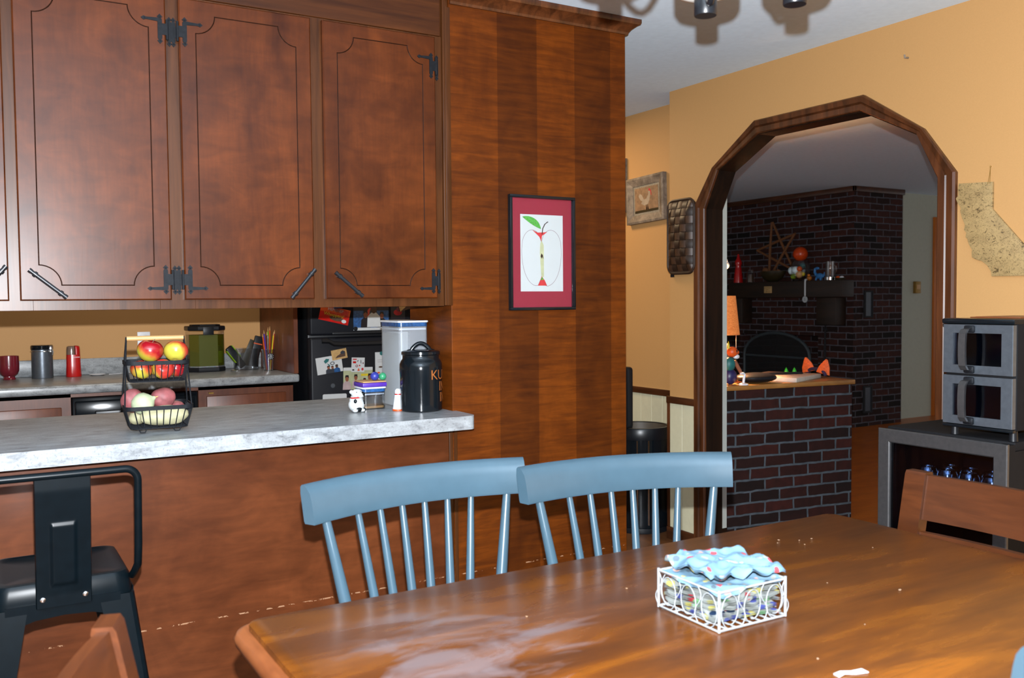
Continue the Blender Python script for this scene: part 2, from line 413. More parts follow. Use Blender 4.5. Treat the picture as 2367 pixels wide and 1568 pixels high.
b = MB(); b.box((XA-.010, 3.843, .07), (XA+.02, 3.868, .752), .003); struct('trim_5', b, M['darkwood'], 'narrow dark corner strip below the chair rail', cat='trim')
b = MB(); b.box((XA-.014, 3.644, 0), (XA, 3.868, .07), .004); struct('baseboard_right', b, M['darkwood_h'], 'dark baseboard beside the arch')
b = MB(); b.box((3.476, 3.87, 0), (3.49, 5.65, .07), .004); struct('baseboard_recess', b, M['darkwood_h'], 'dark baseboard on the set back wall', cat='baseboard')
# other room shell
b = MB(); b.box((XB+.001, 3.745, .04), (3.600, 3.7995, CE)); struct('wall_return', b, M['whitetrim'], 'narrow white wall return just inside the left arch jamb', cat='wall')
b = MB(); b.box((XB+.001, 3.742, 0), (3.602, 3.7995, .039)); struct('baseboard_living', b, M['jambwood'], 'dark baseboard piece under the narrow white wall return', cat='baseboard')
b = MB(); b.box((8.42, 6.34, 0), (11.2, 6.46, CE)); struct('wall_living', b, M['offwhite'], 'pale wall to the right of the fireplace', cat='wall')
b = MB(); b.box((7.70, 8.9, 0), (7.82, 9.2, CE)); b.box((3.6, 9.08, 0), (7.82, 9.2, CE)); struct('wall_far', b, M['offwhite'], 'far pale wall of the fireplace room', cat='wall')
# chimney breast
b = MB()
y0, y1 = 6.175, 8.9
fy0, fy1 = 6.62, 7.72      # firebox
b.box((7.66, y0, 0), (8.42, fy0, CE)); b.box((7.66, fy1, 0), (8.42, y1, CE)); b.box((7.66, fy0, .92), (8.42, fy1, CE)); b.box((8.2, fy0, 0), (8.42, fy1, .92))
o = struct('wall_chimney', b, M['brick2'], 'dark brick chimney breast with the fireplace', cat='wall'); uvbox(o)
b = MB(); b.box((7.63, y0-.03, 2.385), (7.66, y1, CE), .006); b.box((7.63, y0-.03, 2.385), (8.42, y0, CE), .006); struct('trim_6', b, M['darkwood_h'], 'dark moulding along the top of the chimney breast', cat='trim')
b = MB(); b.box((9.16, 6.315, 0), (9.40, 6.3395, 2.2), .004); struct('trim_8', b, M['floor2'], 'orange brown upright strip at the far right of the pale wall', cat='trim')  # narrow orange board set upright on the pale wall
b = MB(); b.box((8.42, 6.27, 0), (8.50, 6.34, 2.385), .004); struct('trim_7', b, M['beam'], 'dark vertical strip where brick meets the pale wall', cat='trim')

# ================================================================== CABINETS
# tall pantry cabinet beside the peninsula
pt = thing('pantry_cabinet', 'tall figured wood cabinet end panel carrying the framed apple picture', 'cabinet', (1.50, 2.964, 0))
b = MB(); b.box((0, 0, 0), (.795, .366, CE-.001), .002, 1); b.build('body', M['panel'], pt)
b = MB()
cp = [(0, 2.383), (-.008, 2.383), (-.010, 2.392), (-.018, 2.402), (-.034, 2.414), (-.044, 2.418), (-.047, 2.426), (-.047, 2.439), (0, 2.439)]
b.loft([[(.004, y, z) for y, z in cp], [(.795-y, y, z) for y, z in cp], [(.795-y, .366, z) for y, z in cp]])
b.build('crown_moulding', M['darkwood'], pt, ang=25)
b = MB(); b.box((.004, -.003, 0), (.017, 0, .87), .001, 1); b.build('edge_strip', M['frame'], pt)

# wall-hung upper cabinet over the peninsula
uc = thing('upper_cabinet', 'long dark stained wood upper cabinet hung over the speckled counter', 'cabinet', (0, 2.964, 0))
b = MB(); b.box((-1.4, .006, 1.306), (1.499, .33, CE-.002)); b.build('carcass', M['frame'], uc)
b = MB()
Z0, Z1 = 1.302, 2.262
for x0, x1 in ((-.92, -.86), (-.45, -.40), (.055, .155), (.50, .605), (.955, 1.05), (1.418, 1.470)): b.box((x0, -.001, Z0), (x1, .02, Z1), .001, 1)
b.box((-1.4, 0, Z0), (1.470, .02, 1.358), .001, 1); b.box((-1.4, 0, 2.225), (1.470, .02, Z1), .001, 1)
b.build('face_frame', M['frame'], uc)
b = MB(); b.box((-1.4, -.001, Z1+.001), (1.466, .02, CE-.003), .0015, 1); b.build('header_board', M['header'], uc)
b = MB(); b.box((1.4705, -.010, Z0+.002), (1.480, .02, CE-.004), .003); b.box((1.481, -.006, Z0+.002), (1.5035, -.0005, CE-.07), .002); b.build('scribe_moulding', M['frame'], uc)

def groove_loop(x0, x1, z0, z1, r, n=9, g=.008):
    P = []
    def arc(cx, cz, a0, a1): return [(cx+r*math.cos(a0+(a1-a0)*i/n), cz+r*math.sin(a0+(a1-a0)*i/n)) for i in range(n+1)]
    P += arc(x0, z0, PI/2, 0); P += arc(x1, z0, PI, PI/2); P += arc(x1, z1, -PI/2, -PI); P += arc(x0, z1, 0, -PI/2)
    return P
def offset(P, d):
    out = []; n = len(P)
    for i in range(n):
        a, c, e = Vector(P[i-1]), Vector(P[i]), Vector(P[(i+1) % n])
        d1 = (c-a).normalized(); d2 = (e-c).normalized()
        n1 = Vector((-d1.y, d1.x)); n2 = Vector((-d2.y, d2.x)); m = (n1+n2)
        m = m.normalized()*min(2.0, 1/max(.5, m.normalized().dot(n1))); out.append(tuple(c+m*d))
    return out
def door_mesh(x0, x1, z0, z1, y0, y1):
    mb = MB()
    L0 = groove_loop(x0+.048, x1-.048, z0+.043, z1-.043, .058)
    A, C, B = L0, offset(L0, .0017), offset(L0, .0034)
    bm = bmesh.new(); bv = .004
    out = [(x0+bv, z0+bv), (x1-bv, z0+bv), (x1-bv, z1-bv), (x0+bv, z1-bv)]
    vo = [bm.verts.new((x, y0, z)) for x, z in out]; va = [bm.verts.new((x, y0, z)) for x, z in A]
    eo = [bm.edges.new((vo[i], vo[(i+1) % 4])) for i in range(4)]; ea = [bm.edges.new((va[i], va[(i+1) % len(va)])) for i in range(len(va))]
    bmesh.ops.triangle_fill(bm, edges=eo+ea, use_beauty=True)
    for f in list(bm.faces):
        f.material_index = 0
    vc = [bm.verts.new((x, y0+.0022, z)) for x, z in C]; vb = [bm.verts.new((x, y0, z)) for x, z in B]
    n = len(va)
    for P, Q in ((va, vc), (vc, vb)):
        for i in range(n):
            f = bm.faces.new((P[i], P[(i+1) % n], Q[(i+1) % n], Q[i])); f.material_index = 1
    f = bm.faces.new(vb); bmesh.ops.triangulate(bm, faces=[f])
    # edge: small rounded lip then side and back
    ring = [(x0, z0), (x1, z0), (x1, z1), (x0, z1)]
    v1 = [bm.verts.new((x, y0+bv, z)) for x, z in ring]; v2 = [bm.verts.new((x, y1, z)) for x, z in ring]
    for P, Q in ((vo, v1), (v1, v2)):
        for i in range(4): bm.faces.new((P[i], P[(i+1) % 4], Q[(i+1) % 4], Q[i]))
    bm.faces.new(v2)
    bmesh.ops.recalc_face_normals(bm, faces=bm.faces)
    me = bpy.data.meshes.new('t'); bm.to_mesh(me); bm.free(); mb.bm.from_mesh(me); bpy.data.meshes.remove(me)
    return mb
def leaf(mb, cx, z0, z1, w, y, arm=None):
    # a forged leaf: bar with pointed finials, optional side arm (dir, z)
    h = .0022; ha = .0025
    def bar(x, za, zb, ww):
        t = .009
        p = [(x-ww/2, za+t*1.9), (x-ww*.25, za+t*1.35), (x-ww*.62, za+t), (x, za), (x+ww*.62, za+t), (x+ww*.25, za+t*1.35), (x+ww/2, za+t*1.9)]
        q = [(a, zb-(c-za)) for a, c in p[::-1]]
        mb.prism(p+q, y-h, y, 'Y')
    bar(cx, z0, z1, w)
    for zz in (z0+.0095, z1-.0095): mb.ell((cx, y-h, zz), (.0026, .0018, .0026), u=8, v=6)
    if arm:
        d, az, ln = arm; x0 = cx; x1 = cx+d*ln; t = .008; ww = .0095
        mb.prism([(x0, az-ww*.62), (x1-d*t*1.9, az-ww*.36), (x1-d*t, az-ww*.66), (x1, az), (x1-d*t, az+ww*.66), (x1-d*t*1.9, az+ww*.36), (x0, az+ww*.62)], y-ha, y, 'Y')
        mb.ell((x1-d*.0105, y-h, az), (.0026, .0018, .0026), u=8, v=6)
def hinge(parent, xd, side, zc, top, yd, yf):
    # xd: door edge; side=+1 frame lies to the right of the door
    mb = MB(); z0, z1 = zc-.045, zc+.045
    leaf(mb, xd-side*.017, z0, z1, .013, yd, (-side, z1-.018 if top else z0+.018, .054))
    mb.box((min(xd-side*.017, xd+side*.006), yd-.0024, zc-.017), (max(xd-side*.017, xd+side*.006), yd, zc+.017))
    leaf(mb, xd+side*.013, z0-.001, z1-.001, .012, yf, None)
    mb.box((min(xd+side*.002, xd+side*.013), yf-.003, zc-.017), (max(xd+side*.002, xd+side*.013), yf, zc+.017))
    mb.tube([(xd+side*.004, yd+.001, zc-.03), (xd+side*.004, yd+.001, zc+.03)], .0042, 10)
    return mb.build('hinge', M['iron'], parent)
def pull(parent, cx, cz, ang, yd, mat):
    mb = MB(); l = .058; T = Matrix.Translation((cx, yd-.026, cz)) @ Matrix.Rotation(R(ang), 4, 'Y')
    mb.tube([(-l, 0, 0), (l, 0, 0)], .0058, 14, M=T)
    for s in (-1, 1):
        mb.tube([(s*(l-.016)-.004, 0, 0), (s*(l-.016)+.004, 0, 0)], .0082, 14, M=T)
        mb.tube([(s*l-.004, 0, 0), (s*l+.004, 0, 0)], .0068, 14, M=T)
        mb.tube([(s*(l-.016), 0, 0), (s*(l-.016), .0255, 0)], .0042, 10, M=T)
    return mb.build('handle', mat, parent)
M['pull'] = pm('brushed_black_pull', (.014, .015, .018), .3, .3)
YD, YF = -.019, -.0012
doors = [(-.36, .094, 'R'), (.121, .532, 'L'), (.570, .984, 'R'), (1.025, 1.437, 'L')]
for i, (x0, x1, hs) in enumerate(doors):
    d = door_mesh(x0, x1, 1.331, 2.253, YD, -.0015).build('door', [M['door'], M['groove']], uc, ang=30)
    # hinge side opposite to handle side: 'L' = handle lower left
    if hs == 'L':
        if i == 3: hinge(d, x1, 1, 2.150, True, YD, YF); hinge(d, x1, 1, 1.392, False, YD, YF)
        else: hinge(d, x1, 1, 2.150, True, YD, YF); hinge(d, x1, 1, 1.393, False, YD, YF)
        pull(d, x0+.070, 1.379, 40, YD, M['pull'])
    else:
        if i == 2: hinge(d, x0, -1, 2.150, True, YD, YF); hinge(d, x0, -1, 1.393, False, YD, YF)
        pull(d, x1-.046, 1.381, -50, YD, M['pull'])

# peninsula
pn = thing('peninsula_cabinet', 'brown bar front panel below the overhanging speckled counter', 'cabinet', (0, 2.964, 0))
b = MB(); b.box((-1.4, 0, .0), (1.482, .60, .870)); b.build('front_panel', M['base'], pn)
b = MB(); b.box((1.483, -.004, 0), (1.4985, .02, .869), .003); b.build('edge_trim', M['frame'], pn)
def rrect(x0, x1, y0, y1, rr, n=6):
    P = []
    for (cx, cy, a), r in zip(((x1, y1, 0), (x0, y1, 90), (x0, y0, 180), (x1, y0, 270)), rr):
        sx = -1 if a in (0, 270) else 1; sy = -1 if a in (0, 90) else 1
        if r < 1e-4: P.append((cx, cy)); continue
        for i in range(n+1):
            t = R(a+90*i/n); P.append((cx+sx*r+r*math.cos(t), cy+sy*r+r*math.sin(t)))
    return P
b = MB(); b.prism(rrect(-1.4, 1.496, 2.80, 3.62, (0, 0, 0, 0)), .872, .920, 'Z', bev=.003)
b = MB(); b.prism(rrect(-1.4, 1.512, 2.80, 2.960, (0, 0, 0, .03)), .872, .920, 'Z'); b.prism(rrect(-1.4, 1.497, 2.960, 3.62, (0, 0, 0, 0)), .872, .920, 'Z')
bmesh.ops.remove_doubles(b.bm, verts=b.bm.verts, dist=.0004)
tag(b.build('countertop', M['counter']), 'near speckled grey countertop with the two tier fruit basket on it', 'countertop')

# back run of the kitchen
bc = thing('base_cabinet', 'low brown back cabinets under the far speckled counter', 'cabinet', (0, 5.02, 0))
b = MB(); b.box((-1.4, .012, .1), (.415, .66, .872)); b.box((1.03, .012, .1), (1.544, .66, .872)); b.box((-1.4, .012, .855), (1.544, .03, .872)); b.box((-1.4, .06, 0), (1.54, .64, .098)); b.build('body', M['backcab'], bc)
for x0, x1, za, zb in ((-.12, .372, .655, .808), (-.62, -.15, .655, .808)):
    b = MB(); b.box((x0, -.006, za), (x1, .0115, zb), .004); d = b.build('drawer', M['backcab'], bc)
    b = MB(); b.tube([((x0+x1)/2-.06, -.008, za+.075), ((x0+x1)/2-.06, -.03, za+.08), ((x0+x1)/2+.06, -.03, za+.08), ((x0+x1)/2+.06, -.008, za+.075)], .005, 8); b.build('handle', M['pull'], d)
for x0, x1 in ((1.07, 1.50),):
    b = MB(); b.box((x0, -.006, .14), (x1, .0115, .822), .004); d = b.build('cabinet_door', M['backcab'], bc)
    b = MB(); b.box((x0+.01, -.009, .834), (x0+.035, .0115, .842)); b.build('hinge', M['brass'], d)
for x0, x1 in ((-.12, .372), (-.62, -.15)):
    b = MB(); b.box((x0, -.006, .14), (x1, .0115, .64), .004); b.build('cabinet_door', M['backcab'], bc)
dw = thing('dishwasher', 'black dishwasher built in under the far counter', 'dishwasher', (.72, 5.02, 0))
b = MB(); b.box((-.30, .0, .1), (.305, .60, .852), .006); b.build('body', M['blackgloss'], dw)
b = MB(); b.box((-.29, -.018, .70), (.295, -.0005, .835), .008); b.build('control_panel', M['blackgloss'], dw)
b = MB(); b.box((-.20, -.040, .755), (.205, -.019, .785), .006); b.build('handle', M['black'], dw)
b = MB(); b.box((-.29, -.014, .12), (.295, -.0005, .69), .006); b.build('door', M['blackgloss'], dw)
b = MB(); b.box((-1.4, 4.99, .874), (1.572, 5.699, .920), .012, 3)
tag(b.build('back_countertop', M['counter']), 'far speckled countertop along the orange wall', 'countertop')
b = MB(); b.box((-1.4, 5.678, .9205), (1.544, 5.6985, 1.012), .003)
tag(b.build('backsplash', M['counter']), 'low speckled backsplash strip against the orange kitchen wall', 'backsplash')
b = MB(); b.box((1.546, 5.01, .921), (1.572, 5.70, 2.20), .002, 1)
tag(b.build('end_panel', M['backcab']), 'brown end panel standing between far counter and black refrigerator', 'panel')

# fridge
fr = thing('refrigerator', 'black top freezer refrigerator covered with photos and magnets', 'refrigerator', (2.0, 4.90, 0))
b = MB(); b.box((-.385, .075, .02), (.385, .76, 1.70), .01); b.build('body', M['blackplastic'], fr)
M['fridge'] = pm('textured_black_door', (.006, .007, .010), .42, 0, .3, 300, spec=.18, bump=.15)
b = MB(); b.box((-.395, 0, 1.135), (.395, .07, 1.70), .012, 3); fz = b.build('freezer_door', M['fridge'], fr)
b = MB(); b.box((-.395, 0, .10), (.395, .07, 1.122), .012, 3); fd = b.build('fridge_door', M['fridge'], fr)
b = MB(); b.box((-.27, -.012, 1.137), (.395, -.0005, 1.152), .005); b.build('handle', M['blackplastic'], fz)
b = MB(); b.loft([[(x, -.014, z0), (x, -.001, z0-.01), (x, -.001, z0+.018), (x, -.010, z0+.014)] for x, z0 in ((-.33, 1.10), (-.29, 1.098), (-.26, 1.082), (-.2, 1.078), (.39, 1.078))]); b.build('handle', M['blackplastic'], fd)

# ================================================================== FRIDGE PAPERS
def card(name, label, cat, cx, cz, w, h, rot, base, shapes, group=None, y=4.8985, th=.0012, rc=0):
    """a flat print lying on the door; shapes: (material, [(u,v)...]) in card units (-.5...5)"""
    mb = MB(); mats = [base]
    if rc: mb.prism(rrect(-w/2, w/2, -h/2, h/2, (rc,)*4, 4), -th, 0, 'Y')
    else: mb.box((-w/2, -th, -h/2), (w/2, 0, h/2))
    for k, (m, pts) in enumerate(shapes):
        if m not in mats: mats.append(m)
        mb.poly([(u*w, -th-.00015*(k+1), v*h) for u, v in pts], mats.index(m))
    o = mb.build(name, mats, None, flat=True); o.location = (cx, y, cz); o.rotation_euler = (0, R(rot), 0)
    return tag(o, label, cat, group)
def oval(cx, cz, a, b_, n=14): return [(cx+a*math.cos(2*PI*i/n), cz+b_*math.sin(2*PI*i/n)) for i in range(n)]
def person(cx, base, s, asp, head, body):
    return [(body, [(cx-s*.55*asp, base), (cx-s*.5*asp, base+s*.55), (cx-s*.2*asp, base+s*.75), (cx+s*.2*asp, base+s*.75), (cx+s*.5*asp, base+s*.55), (cx+s*.55*asp, base)]), (head, oval(cx, base+s*.98, s*.24*asp, s*.28)),
            (M['photo_dark'], [(cx-s*.25*asp, base+s*1.0), (cx-s*.2*asp, base+s*1.26), (cx+s*.2*asp, base+s*1.26), (cx+s*.25*asp, base+s*1.0), (cx, base+s*1.14)])]
def rect(x0, x1, z0, z1): return [(x0, z0), (x1, z0), (x1, z1), (x0, z1)]
card('framed_photo', 'dark team photo with blue curtain and white lower edge on freezer door', 'photo', 1.965, 1.235, .215, .155, 0, M['photo_dark'],
     [(M['photo_blue'], rect(-.5, .5, -.40, .22)), (M['photo_dark'], rect(-.5, .5, .22, .5)), (M['paper'], rect(-.5, .5, -.5, -.40)), (M['red'], oval(.02, .1, .15, .24)), (M['photo_grey'], oval(.06, .12, .11, .2))]
     + person(-.16, -.4, .5, .5, M['skin'], M['photo_dark'])+person(.3, -.4, .46, .5, M['skin'], M['photo_dark'])+person(.07, -.38, .7, .5, M['brown'], M['paper']), y=4.8990)
card('red_candy_bag', 'orange red candy bag hanging by a blue clip on freezer door', 'bag', 1.748, 1.248, .175, .085, 13, M['orange'],
     [(M['red'], rect(-.5, .5, -.5, .1)), (M['brown'], oval(.08, -.22, .24, .16)), (M['paper'], oval(.34, -.3, .08, .12)), (M['red'], rect(.2, .44, .12, .42))])
mb = MB()
mb.text('HEMSHEP', .022, lambda v: (v.x, -.0026, v.y+.026)); mb.text('Whoppers!', .026, lambda v: (v.x-.004, -.0028, v.y-.002), mat=1)
bg = bpy.data.objects['red_candy_bag']; o = mb.build('lettering', [M['paper'], M['yellow']], bg, flat=True)
b = MB(); b.box((-.025, -.012, -.013), (.025, 0, .013), .003); o = b.build('bag_clip', M['photo_blue']); o.location = (1.765, 4.8955, 1.297); tag(o, 'blue plastic clip holding the candy bag', 'clip')
card('greeting_photo_card', 'pale photo card with three people and dark green foliage mark', 'card', 1.712, .970, .15, .095, -7, M['paper'],
     [(M['teal'], [(-.15, .1), (-.02, .2), (.02, .34), (-.1, .38), (-.2, .25)]), (M['teal'], [(-.1, .12), (0, .02), (.04, -.12), (-.02, -.06)]), (M['photo_grey'], oval(.12, .06, .09, .1)), (M['paper'], oval(.12, .06, .06, .06))]
     + person(-.05, -.5, .36, .62, M['skin'], M['photo_grey'])+person(.1, -.5, .33, .62, M['skin'], M['photo_grey'])+person(.27, -.5, .36, .62, M['brown'], M['photo_blue']))
card('sepia_photo_print', 'small tilted sepia print magnet over the pale photo card', 'photo', 1.770, 1.027, .09, .056, -9, M['sepia'],
     [(M['brown'], [(-.3, -.32), (.38, -.3), (.4, .2), (.22, .34), (.1, .05), (-.15, -.12)]), (M['photo_grey'], oval(.22, .12, .14, .16))], y=4.8965)
card('heart_sticker_sheet', 'white card dotted with red hearts and small pink marks', 'card', 1.880, .963, .078, .082, 3, M['paper'],
     [(M['red'], rect(-.4, -.15, .1, .24)), (M['red'], oval(.12, -.05, .06, .05)), (M['artred'], oval(.35, -.3, .09, .1)), (M['matred'], oval(-.1, -.08, .1, .09)), (M['paper'], oval(-.1, -.08, .05, .05)), (M['photo_dark'], [(.2, .1), (.25, .1), (.22, .34), (.18, .34)]), (M['photo_dark'], [(-.05, .2), (.02, .3), (.0, .34), (-.08, .24)]), (M['orange'], [(-.05, -.42), (.15, -.42), (.05, -.2)]), (M['photo_dark'], oval(-.36, -.36, .09, .05)), (M['artred'], rect(-.42, -.12, .34, .42)), (M['artline'], oval(.38, .12, .05, .06))], y=4.8962)
card('family_photo_print', 'large glossy group photo of smiling people low on fridge door', 'photo', 1.880, .886, .175, .125, 1, M['artyellow'],
     [(M['paper'], rect(-.5, .5, .36, .5)), (M['yellow'], rect(.1, .4, .1, .2))]
     + person(-.38, -.5, .52, .5, M['skin'], M['shirt'])+person(-.08, -.42, .48, .5, M['skin'], M['shirt'])+person(.22, -.5, .4, .5, M['artred'], M['shirt'])+person(.40, -.5, .56, .5, M['skin'], M['paper'])+person(.1, -.5, .34, .62, M['skin'], M['shirt']), rc=.012)
card('white_note_strip', 'tall white note strip with small brown and teal drawings', 'note', 2.010, .935, .05, .19, 0, M['paper'],
     [(M['teal'], oval(.3, .46, .24, .06)), (M['brown'], oval(.15, .05, .25, .025)), (M['orange'], oval(-.1, -.12, .18, .025)), (M['teal'], rect(-.5, .1, -.5, -.34)), (M['artline'], rect(-.2, .4, .2, .206)), (M['artline'], rect(-.2, .4, .26, .266))])
card('white_label_card', 'plain white rounded card low on refrigerator beside the counter', 'card', 1.740, .770, .14, .07, 1, M['paper'], [], rc=.008)
card('freezer_snapshot', 'dark snapshot with red blur high on the freezer door right side', 'photo', 2.13, 1.27, .09, .11, 0, M['photo_dark'], [(M['artred'], oval(0, -.12, .3, .16)), (M['maroon'], oval(.1, .05, .22, .12))])
card('kraft_envelope', 'brown paper corner sticking down on freezer door near cabinet', 'paper', 2.19, 1.315, .12, .08, -16, M['sepia'], [(M['brown'], [(-.5, -.5), (.2, -.5), (.5, .1), (.4, .1)])], y=4.893)
b = MB(); b.lathe([(0, 0), (.012, 0), (.013, -.003), (.0125, -.006), (0, -.0065)], n=20, M=Matrix.Rotation(R(-90), 4, 'X')); o = b.build('round_magnet', M['steel']); o.location = (1.729, 4.8985, .852); tag(o, 'small silver round magnet below the pale photo card', 'magnet')
b = MB(); b.lathe([(0, 0), (.012, 0), (.012, -.006), (0, -.008)], n=20, M=Matrix.Rotation(R(-90), 4, 'X')); o = b.build('round_magnet', M['black']); o.location = (1.868, 4.8965, 1.168); tag(o, 'black round magnet at the corner of the team photo', 'magnet')
# ================================================================== TABLE
tb = thing('dining_table', 'long brown wooden dining table in the foreground', 'table', (1.157, 1.165, 0))
b = MB(); b.prism(rrect(-.757, .757, -.445, .445, (.03,)*4), .728, .760, 'Z', bev=.003)
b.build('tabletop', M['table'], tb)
b = MB()
prf = [(.0, .749), (.010, .7505), (.020, .747), (.0255, .738), (.0235, .726), (.012, .717), (0, .716)]
base = rrect(-.757, .757, -.445, .445, (.03,)*4)
rings = []
for o_, z in prf:
    rings.append([(x, y, z) for x, y in rrect(-.757-o_, .757+o_, -.445-o_, .445+o_, (.03+o_,)*4)])
b.loft(rings, cap=False); b.build('edge_moulding', M['tableedge'], tb, ang=60)
b = MB()
for x0, x1, y0, y1 in ((-.66, .66, .36, .38), (-.66, .66, -.38, -.36), (-.68, -.66, -.33, .33), (.66, .68, -.33, .33)): b.box((x0, y0, .63), (x1, y1, .7275))
b.build('apron', M['tableedge'], tb)
for sx in (-1, 1):
    for sy in (-1, 1):
        b = MB(); b.prism(rrect(sx*.67-.035, sx*.67+.035, sy*.39-.035, sy*.39+.035, (.006,)*4, 2), .0005, .727, 'Z'); b.build('leg', M['tableedge'], tb)

# ================================================================== GREY SPINDLE CHAIRS
def spindle_chair():
    t = thing('spindle_chair', '', 'chair', group='blue-grey spindle back dining chairs')
    def ry(u): return .262-.058*(u/.272)**2
    b = MB(); rings = []
    n = 20
    for i in range(n+1):
        u = -.280+.560*i/n; y = ry(u); dy = -2*.058*u/.272**2; tx = Vector((1, dy, 0)).normalized(); nx = Vector((-tx.y, tx.x, 0))
        pr = []
        for a, z in ((-.013, .845), (-.015, .85), (-.0135, .895), (-.011, .911), (-.004, .922), (.003, .928), (.009, .929), (.014, .924), (.0165, .91), (.0165, .85), (.0145, .845)):
            lean = (z-.845)*.16
            p = Vector((u, y, z))+nx*(a+lean); pr.append(tuple(p))
        rings.append(pr)
    b.loft(rings); b.build('top_rail', M['chairgrey'], t, ang=30)
    us = [(-.238, -.165, .0115)]+[(-.150+.06*i, -.100+.04*i, .0088) for i in range(6)]+[(.238, .165, .0115)]
    for ut, ub, r in us:
        yb = .185-.02*(ub/.165)**2; yt = ry(ut)
        b = MB(); P = [(ub+(ut-ub)*f, yb+(yt-yb)*f, .435+(.852-.435)*f) for f in (0, .25, .5, .75, 1)]
        b.tube(P, [r*.95, r*1.2, r*1.22, r*1.05, r*.85], 14); b.build('spindle', M['chairgrey'], t)
    b = MB(); rings = []
    S = [Vector((x, y, 0)) for x, y in rrect(-.19, .19, -.20, .205, (.08, .08, .06, .06), 7)]
    for f, z in ((.86, .405), (.97, .415), (1, .428), (.985, .440), (.9, .444), (.5, .434)): rings.append([(v.x*f, v.y*f, z) for v in S])
    b.loft(rings); b.build('seat', M['chairgrey'], t)
    L = []
    for sx in (-1, 1):
        for sy in (-1, 1):
            top = Vector((sx*.14, sy*.13, .418)); bot = Vector((sx*.20, sy*.21, .001)); L.append((top, bot))
            b = MB(); b.tube([top.lerp(bot, f) for f in (0, .3, .6, 1)], [.013, .018, .016, .011], 14); b.build('leg', M['chairgrey'], t)
    b = MB(); q = lambda i, f: L[i][0].lerp(L[i][1], f)
    b.tube([q(0, .6), q(1, .6)], .009, 10); b.tube([q(2, .6), q(3, .6)], .009, 10)
    b.tube([(q(0, .6)+q(1, .6))/2, (q(2, .6)+q(3, .6))/2], .009, 10); b.build('stretcher', M['chairgrey'], t)
    return t
def place(t, cx, cy, rz, lab):
    # cx,cy: middle of the top rail
    o = Matrix.Rotation(R(rz), 3, 'Z') @ Vector((0, .262, 0))
    t.location = (cx-o.x, cy-o.y, 0); t.rotation_euler = (0, 0, R(rz)); t['label'] = lab
c1 = spindle_chair()
place(c1, .885, 1.962, 3.6, 'blue-grey spindle back chair behind the table, left one in front of the bar panel')
c2 = dup(c1); place(c2, 1.385, 1.810, -11.5, 'blue-grey spindle back chair behind the table, right one before the pantry panel')
c3 = dup(c1); place(c3, 1.295, .530, 180, 'blue-grey chair on the near side, its top rail just showing at lower right corner')

# ================================================================== BROWN CHAIRS
def brown_chair():
    t = thing('brown_chair', '', 'chair', group='brown wooden chairs at the table ends')
    def rk(z): return .235 if z < .45 else .235+(z-.45)*.20
    for s in (-1, 1):
        b = MB(); rings = []
        for z in (.001, .42, .46, .60, .75, .872, .88):
            y = rk(z)+(0 if z > .42 else (.42-z)*.12); x0, x1 = sorted((s*.162, s*.218)); h = .0165 if z < .875 else .013
            rings.append([(x0, y-h, z), (x1, y-h, z), (x1, y+h, z), (x0, y+h, z)])
        b.loft(rings); b.build('back_post', M['chairwood'], t, ang=30)
    def rail(z0, z1, name):
        b = MB(); rings = []
        for i in range(9):
            u = -.1615+.323*i/8; bow = .012*(1-(u/.16)**2)
            rings.append([(u, rk(z0)-.008+bow, z0), (u, rk(z1)-.008+bow, z1), (u, rk(z1)+.009+bow, z1), (u, rk(z0)+.009+bow, z0)])
        b.loft(rings); b.build(name, M['chairwood'], t, ang=30)
    rail(.765, .874, 'top_rail'); rail(.665, .735, 'slat'); rail(.56, .63, 'slat')
    b = MB(); b.prism(rrect(-.215, .215, -.18, .215, (.02, .02, .04, .04)), .435, .462, 'Z', bev=.006); b.build('seat', M['chairwood'], t)
    for s in (-1, 1):
        b = MB(); b.box((s*.19-.018, -.170, .001), (s*.19+.018, -.134, .4345), .003); b.build('leg', M['chairwood'], t)
    b = MB()
    b.box((-.172, -.160, .36), (.172, -.142, .4345)); b.box((-.172, .20, .36), (.172, .215, .4345))
    for s in (-1, 1): b.box((s*.19-.008, -.134, .36), (s*.19+.008, .215, .4345)); b.box((s*.19-.008, -.134, .16), (s*.19+.008, .225, .185))
    b.build('apron', M['chairwood'], t)
    return t
def place2(t, cx, cy, rz, lab):
    o = Matrix.Rotation(R(rz), 3, 'Z') @ Vector((0, .235+.43*.20, 0))
    t.location = (cx-o.x, cy-o.y, 0); t.rotation_euler = (0, 0, R(rz)); t['label'] = lab
d1 = brown_chair(); place2(d1, 2.055, 1.262, -90, 'brown wooden chair at the right table end before the drinks cooler')
d2 = dup(d1); place2(d2, .0906, 1.1855, 72, 'brown wooden chair at the left table end, back corner showing at lower left')

